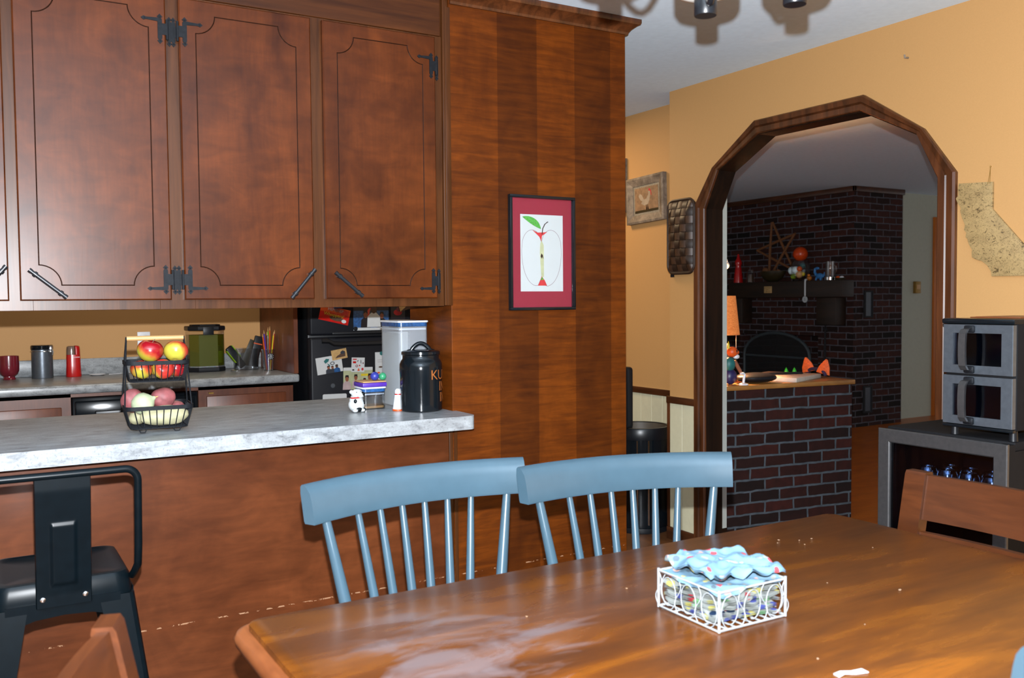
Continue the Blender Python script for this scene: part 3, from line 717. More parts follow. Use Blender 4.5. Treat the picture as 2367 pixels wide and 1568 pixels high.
# ================================================================== BLACK METAL STOOL
st = thing('counter_stool', 'black metal counter stool with a low tube back at the bar panel', 'stool', (.165, 2.31, 0))
SZ = .685
b = MB(); rings = []
def sq(h, r, z, n=6): return [(x, y+.155, z) for x, y in rrect(-h, h, -h, h, (r,)*4, n)]
for h, r, z in ((.150, .035, SZ-.062), (.149, .035, SZ-.04), (.146, .036, SZ-.012), (.140, .034, SZ-.002), (.128, .03, SZ), (.118, .028, SZ-.004), (.06, .02, SZ-.005)): rings.append(sq(h, r, z))
b.loft(rings, cap=False); b.poly([p for p in sq(.06, .02, SZ-.005)]); b.build('seat', M['stoolblack'], st, ang=30)
for sx in (-1, 1):
    for sy in (-1, 1):
        b = MB(); rings = []
        for f in (0, .06, .5, 1):
            z = SZ-.052+(.001-(SZ-.052))*f; cx = sx*(.152+.075*f); cy = .155+sy*(.152+.075*f); w = .078-.042*f
            # folded sheet corner leg: rounded L outline
            A = [(0, 0), (-w, 0), (-w, -.006), (-.02, -.010), (-.010, -.02), (-.006, -w), (0, -w)]
            A = [(0-.012, 0), (-w, 0), (-w, -.004), (-.014, -.006), (-.006, -.014), (-.004, -w), (0, -w), (0, -.012), (-.004, -.004)]
            rings.append([(cx+sx*x, cy+sy*y, z) for x, y in A])
        b.loft(rings); b.build('leg', M['stoolblack'], st, ang=25)
b = MB()
for (sx, sy, horiz) in ((0, -1, 1), (0, 1, 1), (-1, 0, 0), (1, 0, 0)):
    arch = [(-.12, SZ-.045), (.12, SZ-.045), (.12, SZ-.115), (.105, SZ-.096), (.06, SZ-.083), (0, SZ-.079), (-.06, SZ-.083), (-.105, SZ-.096), (-.12, SZ-.115)]
    if horiz: y = .155+sy*.1525; b.prism(arch, y-.001, y+.001, 'Y')
    else: x = sx*.1525; b.prism([(u+.155, z) for u, z in arch], x-.001, x+.001, 'X')
b.build('apron', M['stoolblack'], st)
b = MB()
for z, r in ((.24, .205),): b.tube([(-r, .155-r, z), (r, .155-r, z), (r, .155+r, z), (-r, .155+r, z)], .008, 10, closed=True)
b.build('foot_ring', M['stoolblack'], st)
b = MB(); P = []
h, zt, yb = .158, .938, -.045
def arc3(cx, cz, r, a0, a1, n=7): return [(cx+r*math.cos(R(a0+(a1-a0)*i/n)), yb, cz+r*math.sin(R(a0+(a1-a0)*i/n))) for i in range(n+1)]
P = [(-.150, .03, SZ-.018), (-.154, .012, SZ-.004), (-h, -.015, SZ+.02), (-h, -.03, SZ+.07)]+arc3(-h+.028, zt-.028, .028, 180, 90)+arc3(h-.028, zt-.028, .028, 90, 0)+[(h, -.03, SZ+.07), (h, -.015, SZ+.02), (.154, .012, SZ-.004), (.150, .03, SZ-.018)]
b.tube(P, .0088, 14); b.build('back_frame', M['stoolblack'], st)
b = MB()
def sp(u, v):
    x = -.058+.116*u; z = SZ-.055+(zt-.006-SZ+.055)*v
    y = -.0035+(yb+.003)*max(0, min(1, (v-.1)/.8))**.9
    du = min(u, 1-u)*.116; lo, hi = .06, .845
    e = min(du-.030, (v-.16)*(zt-SZ), (.66-v)*(zt-SZ)); d = max(0, min(1, e/.006))
    return (x, y-.004-.0045*d+(.006 if u in (0, 1) else 0), z)
b.grid(sp, 60, 64); b.grid(lambda u, v: (lambda p: (p[0], p[1]+.003, p[2]))(sp(1-u, v)), 60, 64); b.build('back_splat', M['stoolblack'], st)
for x in (-.044, .044):
    b = MB(); b.ell((x, -.0085, SZ-.035), (.0062, .003, .0062), u=14, v=8); b.build('rivet', M['rivet'], st)
for x in (-.153, .153):
    b = MB(); b.ell((x, .012, SZ-.006), (.006, .006, .006), u=12, v=8); b.build('rivet', M['rivet'], st)

# ================================================================== NAPKIN BASKET ON THE TABLE
nb = thing('wire_napkin_basket', 'square white wire basket of patterned napkins on the dining table', 'basket', (1.060, 1.120, .7605))
b = MB(); s, hh, r = .156, .068, .0016
def bar(*p, rr=r): b.tube(list(p), rr, 8)
for z in (.003, hh):
    b.tube([(0, 0, z), (s, 0, z), (s, s, z), (0, s, z)], .0022, 8, closed=True)
for x, y in ((0, 0), (s, 0), (s, s), (0, s)): bar((x, y, .001), (x, y, hh+.004), rr=.0024)
for i in range(1, 8): bar((s*i/8, 0, .003), (s*i/8, s, .003), rr=.0016)
for i in range(1, 4): bar((0, s*i/4, .003), (s, s*i/4, .003), rr=.0016)
def scroll(fn):
    for k in (0, 1, 2):
        c = .026+.052*k; pts = []
        for i in range(22):
            t = i/21; a = PI*(1.5-2.1*t); rr = .024*(1-.35*t); pts.append(fn(c+rr*math.cos(a)*.95, .034+.031*math.sin(a)*(1-.25*t)))
        b.tube(pts, .0008, 6)
        pts = [fn(c+.026+.008*math.sin(t*PI*2/10), .004+t*.0063) for t in range(11)]
        b.tube(pts, .0008, 6)
scroll(lambda u, z: (u, 0, z)); scroll(lambda u, z: (0, u, z)); scroll(lambda u, z: (s, u, z)); scroll(lambda u, z: (u, s, z))
b.build('wire_frame', M['whitewire'], nb)
def napkin_mat(name, basec, cols, scale, seed):
    k = NT(name); v = k.map((scale,)*3, loc=(seed, seed, 0))
    vo = k.n.new('ShaderNodeTexVoronoi'); k.L(v, vo.inputs['Vector']); vo.inputs['Scale'].default_value = 1
    n = k.noise(v, 1.3, 2)
    w0 = .40; st = .55/len(cols)
    rs = [(0, basec)]+[(w0+st*i, c) for i, c in enumerate(cols)]+[(.96, basec)]
    wn = k.n.new('ShaderNodeSeparateColor'); k.L(vo.outputs['Color'], wn.inputs[0])
    f = k.math('SUBTRACT', wn.outputs[0], k.math('MULTIPLY', k.math('GREATER_THAN', vo.outputs['Distance'], .5), 2))
    k.col(k.ramp(f, rs, 'CONSTANT')); k.set(rough=.8, spec=.2); return k.m
NB = lin((100, 130, 150)); NW = lin((136, 140, 136))
M['nap_a'] = napkin_mat('blue_printed_napkin', NB, [NB, NB, NB, NB, NB, NW, lin((172, 168, 110)), lin((176, 140, 132)), lin((76, 90, 100)), lin((170, 66, 72)), NW], 75, 3)
M['nap_b'] = napkin_mat('white_printed_napkin', NW, [lin((172, 164, 90)), lin((62, 70, 134)), lin((174, 52, 62)), lin((110, 154, 110)), lin((18, 40, 66)), lin((172, 164, 90)), lin((62, 70, 134))], 62, 9)
random.seed(11)
from mathutils import noise as mn
def napkin(zc, sz, amp, rot, seed, mat, label, cx=.078, cy=.078, thick=.003, skew=0):
    mb = MB(); off = Vector((seed*3.1, seed*1.7, 0))
    def f(u, v, dz=0):
        x = (u-.5)*sz; y = (v-.5)*sz
        w = (.55-abs(mn.noise(Vector((x*17, y*17, 0))+off))*2.2)*amp*1.1+(.4-abs(mn.noise(Vector((x*36, y*36, 3))+off)))*amp*.7
        edge = max(abs(x), abs(y))-.072
        x += mn.noise(Vector((x*30, y*30, 7))+off)*.008; y += mn.noise(Vector((x*30, y*30, 17))+off)*.008
        z = zc+w+dz+skew*x
        if edge > 0: z -= edge*.25
        c, s_ = math.cos(R(rot)), math.sin(R(rot))
        return (cx+x*c-y*s_, cy+x*s_+y*c, z)
    mb.grid(lambda u, v: f(u, v, thick), 44, 44); mb.grid(lambda u, v: f(1-u, v), 44, 44)
    o = mb.build('napkin', mat, None, ang=80); o.location = (1.060, 1.120, .7605)
    return tag(o, label, 'napkin', 'napkins in the white wire basket')
for i, z in enumerate((.012, .021, .030, .039, .048)):
    napkin(z, .142, .0042, i*3-6, i+1, M['nap_b'], 'white printed napkin lying in the wire basket under the blue napkins')
napkin(.062, .150, .009, 4, 21, M['nap_a'], 'pale blue printed napkin, lower of two crumpled on the basket')
napkin(.082, .158, .015, -9, 33, M['nap_a'], 'pale blue crumpled napkin on top of the basket', cx=.084, cy=.082)
M['crumb'] = pm('bread_crumb', lin((140, 108, 80)), .8)
crumb = None
for i, (x, y, r) in enumerate(((1.51, 1.106, .0038), (1.612, 1.428, .0026), (1.591, 1.486, .003), (1.664, 1.454, .003), (1.113, .959, .003), (1.076, 1.391, .0026), (1.63, 1.46, .0022), (1.57, 1.47, .0024), (.83, 1.36, .0026), (1.43, 1.21, .0018), (1.30, 1.02, .002), (1.72, 1.33, .0018))):
    if crumb is None:
        b = MB(); b.ell((0, 0, .4), (1, .7, .4), u=8, v=6, fn=lambda c: c*(1+.35*mn.noise(c*2))); crumb = b.build('crumb', M['crumb']); o = crumb
    else: o = crumb.copy(); COL.objects.link(o)
    o.location = (x, y, .7602); o.scale = (r, r, r); o.rotation_euler = (0, 0, i)
    tag(o, 'tiny pale crumb lying on the brown table top', 'crumb', 'crumbs on the table')
b = MB(); b.loft([[(x, y, z), (x, y+w, z), (x, y+w, z+.0015), (x, y, z+.0015)] for x, y, w, z in ((0, 0, .012, .0), (.012, .002, .010, .002), (.03, -.001, .011, .0), (.05, -.006, .014, .001))]); o = b.build('paper_scrap', M['artpaper']); o.location = (1.085, .895, .7606); o.rotation_euler = (0, 0, R(-8)); tag(o, 'small pale curled paper scrap near the table front edge', 'paper')

# ================================================================== TWO TIER BASKET
tt = thing('fruit_basket', 'two tier black wire basket with wooden handle on the near counter', 'basket', (.498, 3.055, .9205), -3)
def tier(name, w0, w1, d0, d1, z0, z1):
    mb = MB(); r = .0016
    top = [(x, y, z1) for x, y in rrect(-w1, w1, -d1, d1, (.025,)*4, 5)]; bot = [(x, y, z0) for x, y in rrect(-w0, w0, -d0, d0, (.025,)*4, 5)]
    mb.loft([[(p[0]*k, p[1]*k, p[2]+dz) for p in top] for k, dz in ((1.0, -.006), (1.025, -.006), (1.025, .006), (1.0, .006), (1.0, -.006))], cap=False)
    mb.tube(bot, .0022, 8, closed=True)
    def wire(a, c): mb.tube([a, c], r, 6)
    for i in range(8):
        f = -1+2*(i+.5)/8
        for s_ in (-1, 1): wire((f*(w0-.012), s_*d0, z0), (f*(w1-.012), s_*d1, z1))
    for i in range(11):
        f = -1+2*(i+.5)/11
        for s_ in (-1, 1): wire((s_*w0, f*(d0-.012), z0), (s_*w1, f*(d1-.012), z1))
    for i in range(11): wire((-w0, (-1+2*(i+.5)/11)*d0*.95, z0), (w0, (-1+2*(i+.5)/11)*d0*.95, z0))
    for i in range(3): wire(((-1+i)*w0*.6, -d0, z0), ((-1+i)*w0*.6, d0, z0))
    return mb.build(name, M['iron'], tt)
tier('lower_tier', .082, .098, .074, .090, .014, .078)
tier('upper_tier', .080, .092, .058, .070, .158, .216)
for s_ in (-1, 1):
    b = MB(); b.tube([(s_*.098, -.050, .078), (s_*.090, -.022, .222), (s_*.085, -.002, .295), (s_*.085, .002, .295), (s_*.090, .022, .222), (s_*.098, .050, .078)], .0024, 8)
    for z, w, d in ((.078, .098, .05), (.216, .092, .024)):
        for q in (-1, 1): b.ell((s_*w, q*d, z), (.004, .004, .004), u=8, v=6)
    b.build('side_wire', M['iron'], tt)
for x in (-.05, .05):
    for y in (-.07, .07):
        b = MB(); b.tube([(x-.012, y, .014), (x-.006, y, .002), (x+.006, y, .002), (x+.012, y, .014)], .0018, 6); b.build('foot', M['iron'], tt)
b = MB(); b.tube([(-.084, 0, .291), (.084, 0, .291)], .0078, 14); b.build('handle', M['tan'], tt)
def fruit_fn(kind):
    def apple(c):
        r = math.hypot(c.x, c.y); th = math.atan2(r, c.z); rad = 1+.08*math.sin(th)**2
        z = c.z*.92
        if th < .6: z -= .30*(1-th/.6)**1.5
        if th > PI-.45: z += .16*(1-(PI-th)/.45)**1.5
        k = 1+.05*c.z; return Vector((c.x*k*1.04, c.y*k*1.04, z))
    return apple
def loc(dx, dy, dz): # basket coords to world
    a = R(-3); return (.498+dx*math.cos(a)-dy*math.sin(a), 3.055+dx*math.sin(a)+dy*math.cos(a), .9205+dz)
apples = [(-.016, .0, .251, .0385, 'a', 'large red apple on top of the basket pile', (10, 12, 0)), (.060, -.006, .247, .036, 'b', 'yellow red apple at the right of the upper tier', (-14, 24, 40)),
          (-.046, -.025, .193, .031, 'a', 'red apple low in the upper tier, left front', (20, 10, 80)), (.018, -.025, .193, .031, 'b', 'blush apple low in the upper tier, middle front', (60, 0, 10)),
          (.064, .028, .191, .028, 'a', 'red apple low in upper tier behind the wires at right', (30, 50, 0)), (-.044, .036, .192, .029, 'b', 'green yellow apple low in the upper tier, left back', (15, -20, 10)), (.010, .036, .190, .027, 'a', 'red apple low at the back of the upper tier', (0, 30, 0))]
for dx, dy, dz, r, k, lab, rot in apples:
    a = thing('apple', lab, 'apple', loc(dx, dy, dz), 0, 'apples in the upper basket tier'); a.rotation_euler = tuple(R(v) for v in rot)
    b = MB(); b.ell((0, 0, 0), (r, r, r), fn=fruit_fn('apple'), u=28, v=20); b.build('flesh', M['apple_'+k], a)
    b = MB(); b.tube([(0, 0, r*.62), (r*.08, 0, r*.85), (r*.16, 0, r*1.05)], .0012, 6); b.build('stem', M['brown'], a)
def lump(seed, amp):
    o = Vector((seed, seed*.7, 0))
    return lambda c: c*(1+amp*mn.noise(c*1.3+o)+amp*.25*mn.noise(c*4+o))
veg = [('red_potato', (-.070, .016, .094), (.034, .030, .038), 'redpotato', 'round red potato at the left back of the lower tier', 3), ('red_potato', (.020, .020, .098), (.039, .034, .034), 'redpotato', 'red potato with eyes on top of the lower tier', 6),
       ('red_potato', (.062, .052, .058), (.030, .028, .026), 'redpotato', 'small red potato at the right back of lower tier', 8), ('potato', (.018, -.040, .048), (.072, .032, .031), 'potato', 'long pale potato lying along the front of lower tier', 5),
       ('potato', (-.056, .03, .040), (.026, .032, .024), 'potato', 'small pale potato at the left bottom of lower tier', 7)]
for nm, p, r, m, lab, sd in veg:
    b = MB(); b.ell((0, 0, 0), r, fn=lump(sd, .12), u=28, v=20); o = b.build(nm, M[m]); o.location = loc(*p); tag(o, lab, 'potato', 'potatoes in the lower basket tier')
on = thing('onion', 'pale green white onion resting on the lower tier potatoes', 'onion', loc(-.042, -.018, .087)); on.rotation_euler = (R(10), R(62), 0)
b = MB(); b.lathe([(0, -.036), (.012, -.034), (.026, -.025), (.034, -.008), (.035, .004), (.030, .017), (.019, .027), (.008, .034), (.0045, .040), (0, .041)], n=26); b.build('bulb', M['onion'], on)
b = MB(); b.tube([(0, 0, .039), (.001, 0, .044), (.002, .001, .049)], [.0035, .0022, .001], 7); b.build('stem', M['tan'], on)

# ================================================================== COUNTER ITEMS AT RIGHT END
CT = .9205
jr = thing('treat_jar', 'black lidded ceramic jar with orange lettering on the near counter', 'jar', (1.412, 3.044, CT))
b = MB(); b.lathe([(0, 0), (.070, 0), (.0765, .004), (.0775, .05), (.0765, .12), (.0785, .15), (.0775, .172), (.072, .184), (.067, .19), (.0665, .204), (0, .204)], n=44); b.build('body', M['blackgloss'], jr)
b = MB(); b.lathe([(0, .2045), (.068, .2045), (.071, .207), (.0705, .216), (.066, .219), (.03, .223), (0, .224)], n=44); b.build('lid', M['blackgloss'], jr)
b = MB(); P = [(-.036+.072*i/14, 0, .219+.027*math.sin(PI*i/14)**.8) for i in range(15)]; P = [(-.05, 0, .218)]+P+[(.05, 0, .218)]
b.tube([Matrix.Rotation(R(-18), 3, 'Z') @ Vector(p) for p in P], [.005]+[.0075]*15+[.005], 12); b.build('lid_handle', M['blackgloss'], jr)
b = MB()
def wrap(z, a0):
    def f(v):
        a = R(a0)+v.x/.0785; return (.0792*math.sin(a), -.0792*math.cos(a), z+v.y)
    return f
M['jarletter'] = pm('orange_letters', lin((170, 96, 40)), .5)
for t_, z, a0 in (('KUT', .132, 36), ('IN', .090, 47), ('IN', .050, 50)):
    b.text(t_, .050, wrap(z, a0), sp=.95)
b.build('lettering', M['jarletter'], jr, flat=True)
# tall clear canister
def canister(name, label, x0, x1, y0, y1, z0, z1, lid=.022, fill=None):
    t = thing(name, label, 'container', ((x0+x1)/2, (y0+y1)/2, z0)); hx, hy, h = (x1-x0)/2, (y1-y0)/2, z1-z0
    b = MB(); rr = .014
    O = rrect(-hx+.004, hx-.004, -hy+.004, hy-.004, (rr,)*4, 4); In = rrect(-hx+.0065, hx-.0065, -hy+.0065, hy-.0065, (rr-.002,)*4, 4)
    b.loft([[(x, y, z) for x, y in O] for z in (.0, h-lid-.001)], cap=False); b.loft([[(x, y, z) for x, y in In] for z in (.003, h-lid-.001)], cap=False)
    b.poly([(x, y, 0) for x, y in O]); b.build('body', M['milky'] if lid > .02 else M['plastic_clear'], t)
    b = MB(); b.prism(rrect(-hx, hx, -hy, hy, (rr,)*4, 4), h-lid*.36, h, 'Z', bev=.003); b.prism(rrect(-hx+.007, hx-.007, -hy+.007, hy-.007, (rr-.004,)*4, 4), h-lid*1.6, h-lid*1.3, 'Z'); b.build('lid', M['white'], t)
    b = MB(); b.prism(rrect(-hx+.0035, hx-.0035, -hy+.0035, hy-.0035, (rr,)*4, 4), h-lid, h-lid*.37, 'Z'); b.build('seal', M['photo_blue'], t)
    if fill:
        b = MB(); b.prism(rrect(-hx+.008, hx-.008, -hy+.008, hy-.008, (rr-.004,)*4, 4), .004, fill[1], 'Z'); b.build('contents', fill[0], t)
    return t
M['flour'] = pm('white_flour', lin((206, 208, 204)), .9, 0, .04)
tc = canister('tall_canister', 'tall clear canister with white lid behind the black jar', 1.366, 1.492, 3.135, 3.325, CT, 1.248)
b = MB(); b.prism(rrect(-.052, -.044, -.085, .085, (0,)*4), .004, .28, 'Z'); b.prism(rrect(-.044, .05, .076, .084, (0,)*4), .004, .28, 'Z'); b.build('white_liner', M['flour'], tc)
canister('small_canister', 'small clear canister with white lid left of the black jar', 1.232, 1.330, 3.165, 3.262, CT, 1.003, .018, (M['tan'], .012))
pb = thing('purple_box', 'flat purple lidded box stacked on the small clear canister', 'box', (1.281, 3.213, 1.0035))
b = MB(); b.box((-.048, -.048, 0), (.048, .048, .016), .004); b.build('lid', M['purple'], pb)
b = MB(); b.box((-.046, -.046, .0165), (.046, .046, .021), .002); b.build('tray', M['tan'], pb)
for nm, x, y, r, m, lab, in (('ball', 1.292, 3.195, .0165, 'blue', 'small dark blue ball on the purple box'), ('ball', 1.3235, 3.195, .0145, 'mint', 'small mint green ball on the purple box')):
    b = MB(); b.ell((0, 0, 0), (r, r, r)); o = b.build(nm, M[m]); o.location = (x, y, 1.0250+r); tag(o, lab, 'ball', 'small balls on the purple box')
bt = thing('white_bottle', 'small white and orange bottle between clear canister and black jar', 'bottle', (1.338, 3.085, CT))
b = MB(); b.lathe([(0, 0), (.0215, 0), (.0215, .006), (0, .006)]); b.build('base', M['orange'], bt)
b = MB(); b.lathe([(0, .0062), (.020, .0062), (.0165, .03), (.013, .052), (.0125, .058), (0, .058)]); b.build('body', M['white'], bt)
b = MB(); b.lathe([(.0128, .0582), (.0132, .060), (.0128, .062), (0, .062)]); b.build('collar', M['red'], bt)
b = MB(); b.lathe([(0, .0622), (.012, .0622), (.0115, .074), (.006, .08), (0, .081)]); b.build('cap', M['white'], bt)
dg = thing('dog_figurine', 'white ceramic dog with black patches and red collar on the counter', 'figurine', (1.196, 3.135, CT), 6)
M['dogwhite'] = pm('white_ceramic', lin((222, 226, 226)), .2, 0, .03, coat=.4)
b = MB()
b.ell((0, 0, .026), (.031, .027, .027)); b.ell((0, .002, .040), (.026, .022, .026)); b.ell((.012, -.02, .007), (.010, .013, .007)); b.ell((-.016, -.02, .007), (.010, .013, .007)); b.build('body', M['dogwhite'], dg)
b = MB(); b.ell((0, -.004, .066), (.022, .02, .018)); b.ell((.006, -.019, .063), (.014, .014, .012)); b.build('head', M['dogwhite'], dg)
b = MB(); b.ell((.012, -.024, .066), (.0095, .010, .0085)); b.build('nose', M['blackgloss'], dg)
for c_, r_ in (((-.019, .0, .073), (.009, .007, .0075)), ((.021, .0, .060), (.006, .007, .011))):
    b = MB(); b.ell(c_, r_); b.build('ear', M['dogwhite'], dg)
b = MB(); b.tube([(.0225*math.cos(2*PI*i/16), -.002+.0195*math.sin(2*PI*i/16), .0535+.002*math.cos(2*PI*i/16)) for i in range(16)], .0026, 8, closed=True); b.build('collar', M['red'], dg)
for c_, r_ in (((-.014, -.0185, .040), (.006, .006, .0085)), ((.021, -.0165, .034), (.005, .006, .008)), ((-.002, -.0245, .010), (.012, .006, .008)), ((.024, -.013, .008), (.007, .007, .006))):
    b = MB(); b.ell(c_, r_); b.build('patch', M['blackgloss'], dg)
for s_ in (-1, 1):
    b = MB(); b.ell((-.003+s_*.008, -.0235, .0735), (.0018, .0018, .0022), u=8, v=6); b.build('eye', M['black'], dg)

# ================================================================== BACK COUNTER ITEMS
mg = thing('maroon_mug', 'maroon footed mug at the left end of the far counter', 'mug', (.165, 5.560, CT))
b = MB(); b.lathe([(0, 0), (.031, 0), (.032, .004), (.028, .012), (.028, .017), (.042, .03), (.049, .048), (.050, .075), (.0485, .126), (.0465, .126), (.0475, .075), (.044, .042), (0, .025)], n=36); b.build('body', M['maroon'], mg)
b = MB(); b.tube([(-.0485*math.cos(R(a))*0-.047-.026*math.sin(R(a)), 0, .078+.034*math.cos(R(a))) for a in range(0, 181, 18)], .006, 10); b.build('handle', M['maroon'], mg)
cn = thing('steel_canister', 'round brushed steel canister with black clamp lid on the far counter', 'canister', (.325, 5.575, CT))
b = MB(); b.lathe([(0, 0), (.053, 0), (.0535, .003), (.053, .155), (0, .155)], n=40); b.build('body', M['steel'], cn)
b = MB(); b.lathe([(0, .1555), (.054, .1555), (.056, .160), (.056, .174), (.052, .179), (0, .181)], n=40); b.build('lid', M['blackgloss'], cn)
b = MB(); b.tube([(.057*math.cos(2*PI*i/30), .057*math.sin(2*PI*i/30), .146) for i in range(30)], .0018, 6, closed=True); b.box((.030, -.062, .14), (.050, -.050, .178), .004); b.tube([(.04, -.06, .175), (.05, -.066, .145), (.048, -.062, .125)], .0025, 8); b.build('clamp', M['chrome'], cn)
gr = thing('coffee_grinder', 'bright red coffee grinder with smoky clear cap on the far counter', 'grinder', (.478, 5.57, CT))
b = MB(); rings = [[(x, y, z) for x, y in rrect(-w, w, -w*.9, w*.9, (w*.75,)*4, 6)] for w, z in ((.038, 0), (.0395, .004), (.037, .06), (.0355, .115), (.035, .122))]; b.loft(rings); b.build('body', M['red'], gr)
b = MB(); rings = [[(x, y, z) for x, y in rrect(-w, w*.2, -w*.9, w*.9, (w*.3, w*.7, w*.7, w*.3), 6)] for w, z in ((.035, .1225), (.0345, .15), (.032, .166), (.026, .170))]; b.loft(rings); b.build('cap', pm('smoky_cap', lin((128, 104, 90)), .15, coat=.5), gr)
b = MB(); rings = [[(x, y, z) for x, y in rrect(w*.24, w, -w*.9, w*.9, (w*.7, w*.2, w*.2, w*.7), 6)] for w, z in ((.035, .1225), (.0345, .15), (.032, .167), (.026, .171))]; b.loft(rings); b.build('button_column', M['red'], gr)
b = MB(); b.text('CUISINE', .0085, lambda v: (v.x+.014, -.0335, .108+v.y)); b.build('lettering', M['white'], gr, flat=True)
rs_ = thing('spoon_rest', 'small white dish on the far counter right of red grinder', 'dish', (.60, 5.59, CT))
b = MB(); b.lathe([(0, 0), (.03, 0), (.042, .005), (.041, .006), (.028, .002), (0, .0018)]); b.build('plate', M['white'], rs_)
b = MB(); b.tube([(.66, 5.60, .9225), (.70, 5.61, .9225), (.745, 5.63, .9235), (.80, 5.65, .926)], .0018, 6); tag(b.build('cord', M['white']), 'thin white cord lying on the far counter behind the fruit basket', 'cord')
ol = thing('wall_outlet', 'white wall outlet on the orange wall behind the fruit basket handle', 'outlet', (.865, 5.699, 1.10))
b = MB(); b.box((-.035, -.006, -.055), (.035, 0, .055), .002); b.build('plate', M['white'], ol)
b = MB(); b.box((-.016, -.010, -.04), (.016, -.0062, -.008), .002); b.box((-.016, -.010, .008), (.016, -.0062, .04), .002); b.build('socket', M['white'], ol)
# fish tank
ft = thing('fish_tank', 'small green water fish tank with black lid and base on far counter', 'fish tank', (1.178, 5.52, CT))
b = MB(); hexo = [(-.1, -.03), (-.055, -.075), (.055, -.075), (.1, -.03), (.1, .07), (-.1, .07)]
def hx(k): return [(x*k, y*k) for x, y in hexo]
b.prism(hx(1.04), 0, .026, 'Z', bev=.004); b.build('base', M['blackplastic'], ft)
b = MB(); b.prism(hx(1.06), .240, .266, 'Z', bev=.006); b.prism(hx(.8), .2665, .275, 'Z', bev=.004); b.box((-.03, -.083, .215), (.03, -.0795, .262), .003); b.build('lid', M['blackplastic'], ft)
b = MB(); b.loft([[(x, y, z) for x, y in hx(1.0)] for z in (.0265, .2395)], cap=False); b.build('tank_wall', M['glass'], ft)
k = NT('green_water'); n = k.n; t_ = n.new('ShaderNodeBsdfTransparent'); t_.inputs[0].default_value = (.42, .46, .06, 1); k.set(rough=.4); k.col(lin((112, 118, 20)))
mx = n.new('ShaderNodeMixShader'); mx.inputs[0].default_value = .55; k.L(t_.outputs[0], mx.inputs[1]); k.L(k.b.outputs[0], mx.inputs[2]); k.L(mx.outputs[0], n['Material Output'].inputs['Surface'])
b = MB(); b.prism(hx(.965), .034, .215, 'Z'); b.build('water', k.m, ft)
b = MB(); b.ell((.015, .0, .075), (.028, .02, .045), fn=lump(4, .4)); b.build('rock', M['photo_dark'], ft)
k = NT('coloured_gravel'); vo = k.n.new('ShaderNodeTexVoronoi'); k.L(k.map((160,)*3), vo.inputs['Vector']); k.col(k.mix(.7, vo.outputs['Color'], lin((20, 40, 60)))); k.set(rough=.5)
b = MB(); b.prism(hx(.97), .0265, .0338, 'Z'); b.build('gravel', k.m, ft)
b = MB(); b.lathe([(0, 0), (.036, 0), (.037, .006), (.034, .008), (0, .008)]); o = b.build('jar_lid', M['chrome']); o.location = (1.335, 5.43, CT); tag(o, 'flat silver jar lid on far counter right of the fish tank', 'lid')
# clear bin with tools
bn = thing('clear_bin', 'clear plastic bin full of gadgets right of the fish tank', 'bin', (1.405, 5.50, CT))
b = MB(); rings = [[(x, y, z) for x, y in rrect(-w, w, -.06*w/.07, .06*w/.07, (.012,)*4, 4)] for w, z in ((.062, 0), (.066, .10), (.069, .104), (.071, .128), (.068, .128), (.064, .10), (.06, .003))]; b.loft(rings, cap=True); b.build('body', M['plastic_clear'], bn)
kn = thing('utility_cutter', 'black and lime green cutter sticking out of the clear bin', 'cutter', (1.385, 5.485, CT+.02)); kn.rotation_euler = (0, R(-38), R(10))
b = MB(); b.box((-.02, -.012, 0), (.02, .012, .15), .006); b.build('body', M['blackplastic'], kn)
b = MB(); b.box((-.024, -.014, .05), (-.0205, .014, .14), .0015); b.box((.0205, -.014, .06), (.025, .014, .145), .0015); b.build('grip', M['green'], kn)
gd = thing('brown_spool', 'brown cardboard piece standing in the clear bin', 'cardboard', (1.40, 5.52, CT+.03)); gd.rotation_euler = (0, R(24), 0)
b = MB(); b.box((-.026, -.003, 0), (.026, .003, .155), .001); b.build('sheet', M['bowlwood'], gd)
bx = thing('black_gadget', 'black flat gadget with orange stripe leaning in the clear bin', 'gadget', (1.435, 5.49, CT+.02)); bx.rotation_euler = (0, R(14), 0)
b = MB(); b.box((-.02, -.010, 0), (.03, .010, .185), .005); b.build('body', M['blackplastic'], bx)
b = MB(); b.box((-.0205, -.0115, .135), (.0305, -.0105, .141)); b.build('stripe', M['orange'], bx)
# pencil cup
cu = thing('clear_cup', 'clear plastic cup with a spoked black letter emblem holding pencils', 'cup', (1.497, 5.345, CT))
b = MB(); b.lathe([(0, 0), (.029, 0), (.0385, .125), (.0375, .125), (.028, .003), (0, .003)], n=32); b.build('body', M['plastic_clear'], cu)
b = MB()
def cw(v):
    a = R(8)+v.x/.036; return (.0372*math.sin(a), -.0372*math.cos(a), .084+v.y)
def ring(r0, r1, mat, n=28):
    for i in range(n):
        a0, a1 = 2*PI*i/n, 2*PI*(i+1)/n
        b.poly([cw(Vector((r*math.cos(a), r*math.sin(a), 0))) for r, a in ((r0, a0), (r1, a0), (r1, a1), (r0, a1))], mat)
ring(.017, .0195, 0)
ring(0.0001, .017, 0)
def cw2(v):
    p = cw(v); return (p[0]*1.02, p[1]*1.02, p[2])
for i in range(8):
    a = 2*PI*i/8+PI/8
    c_, s_ = math.cos(a), math.sin(a)
    b.poly([cw2(Vector((c_*r-s_*w, s_*r+c_*w, 0))) for r, w in ((.0105, -.0018), (.0158, -.0018), (.0158, .0018), (.0105, .0018))], 1)
b.text('B', .022, cw2, mat=1)
b.build('emblem', [M['photo_dark'], M['paper']], cu, flat=True)
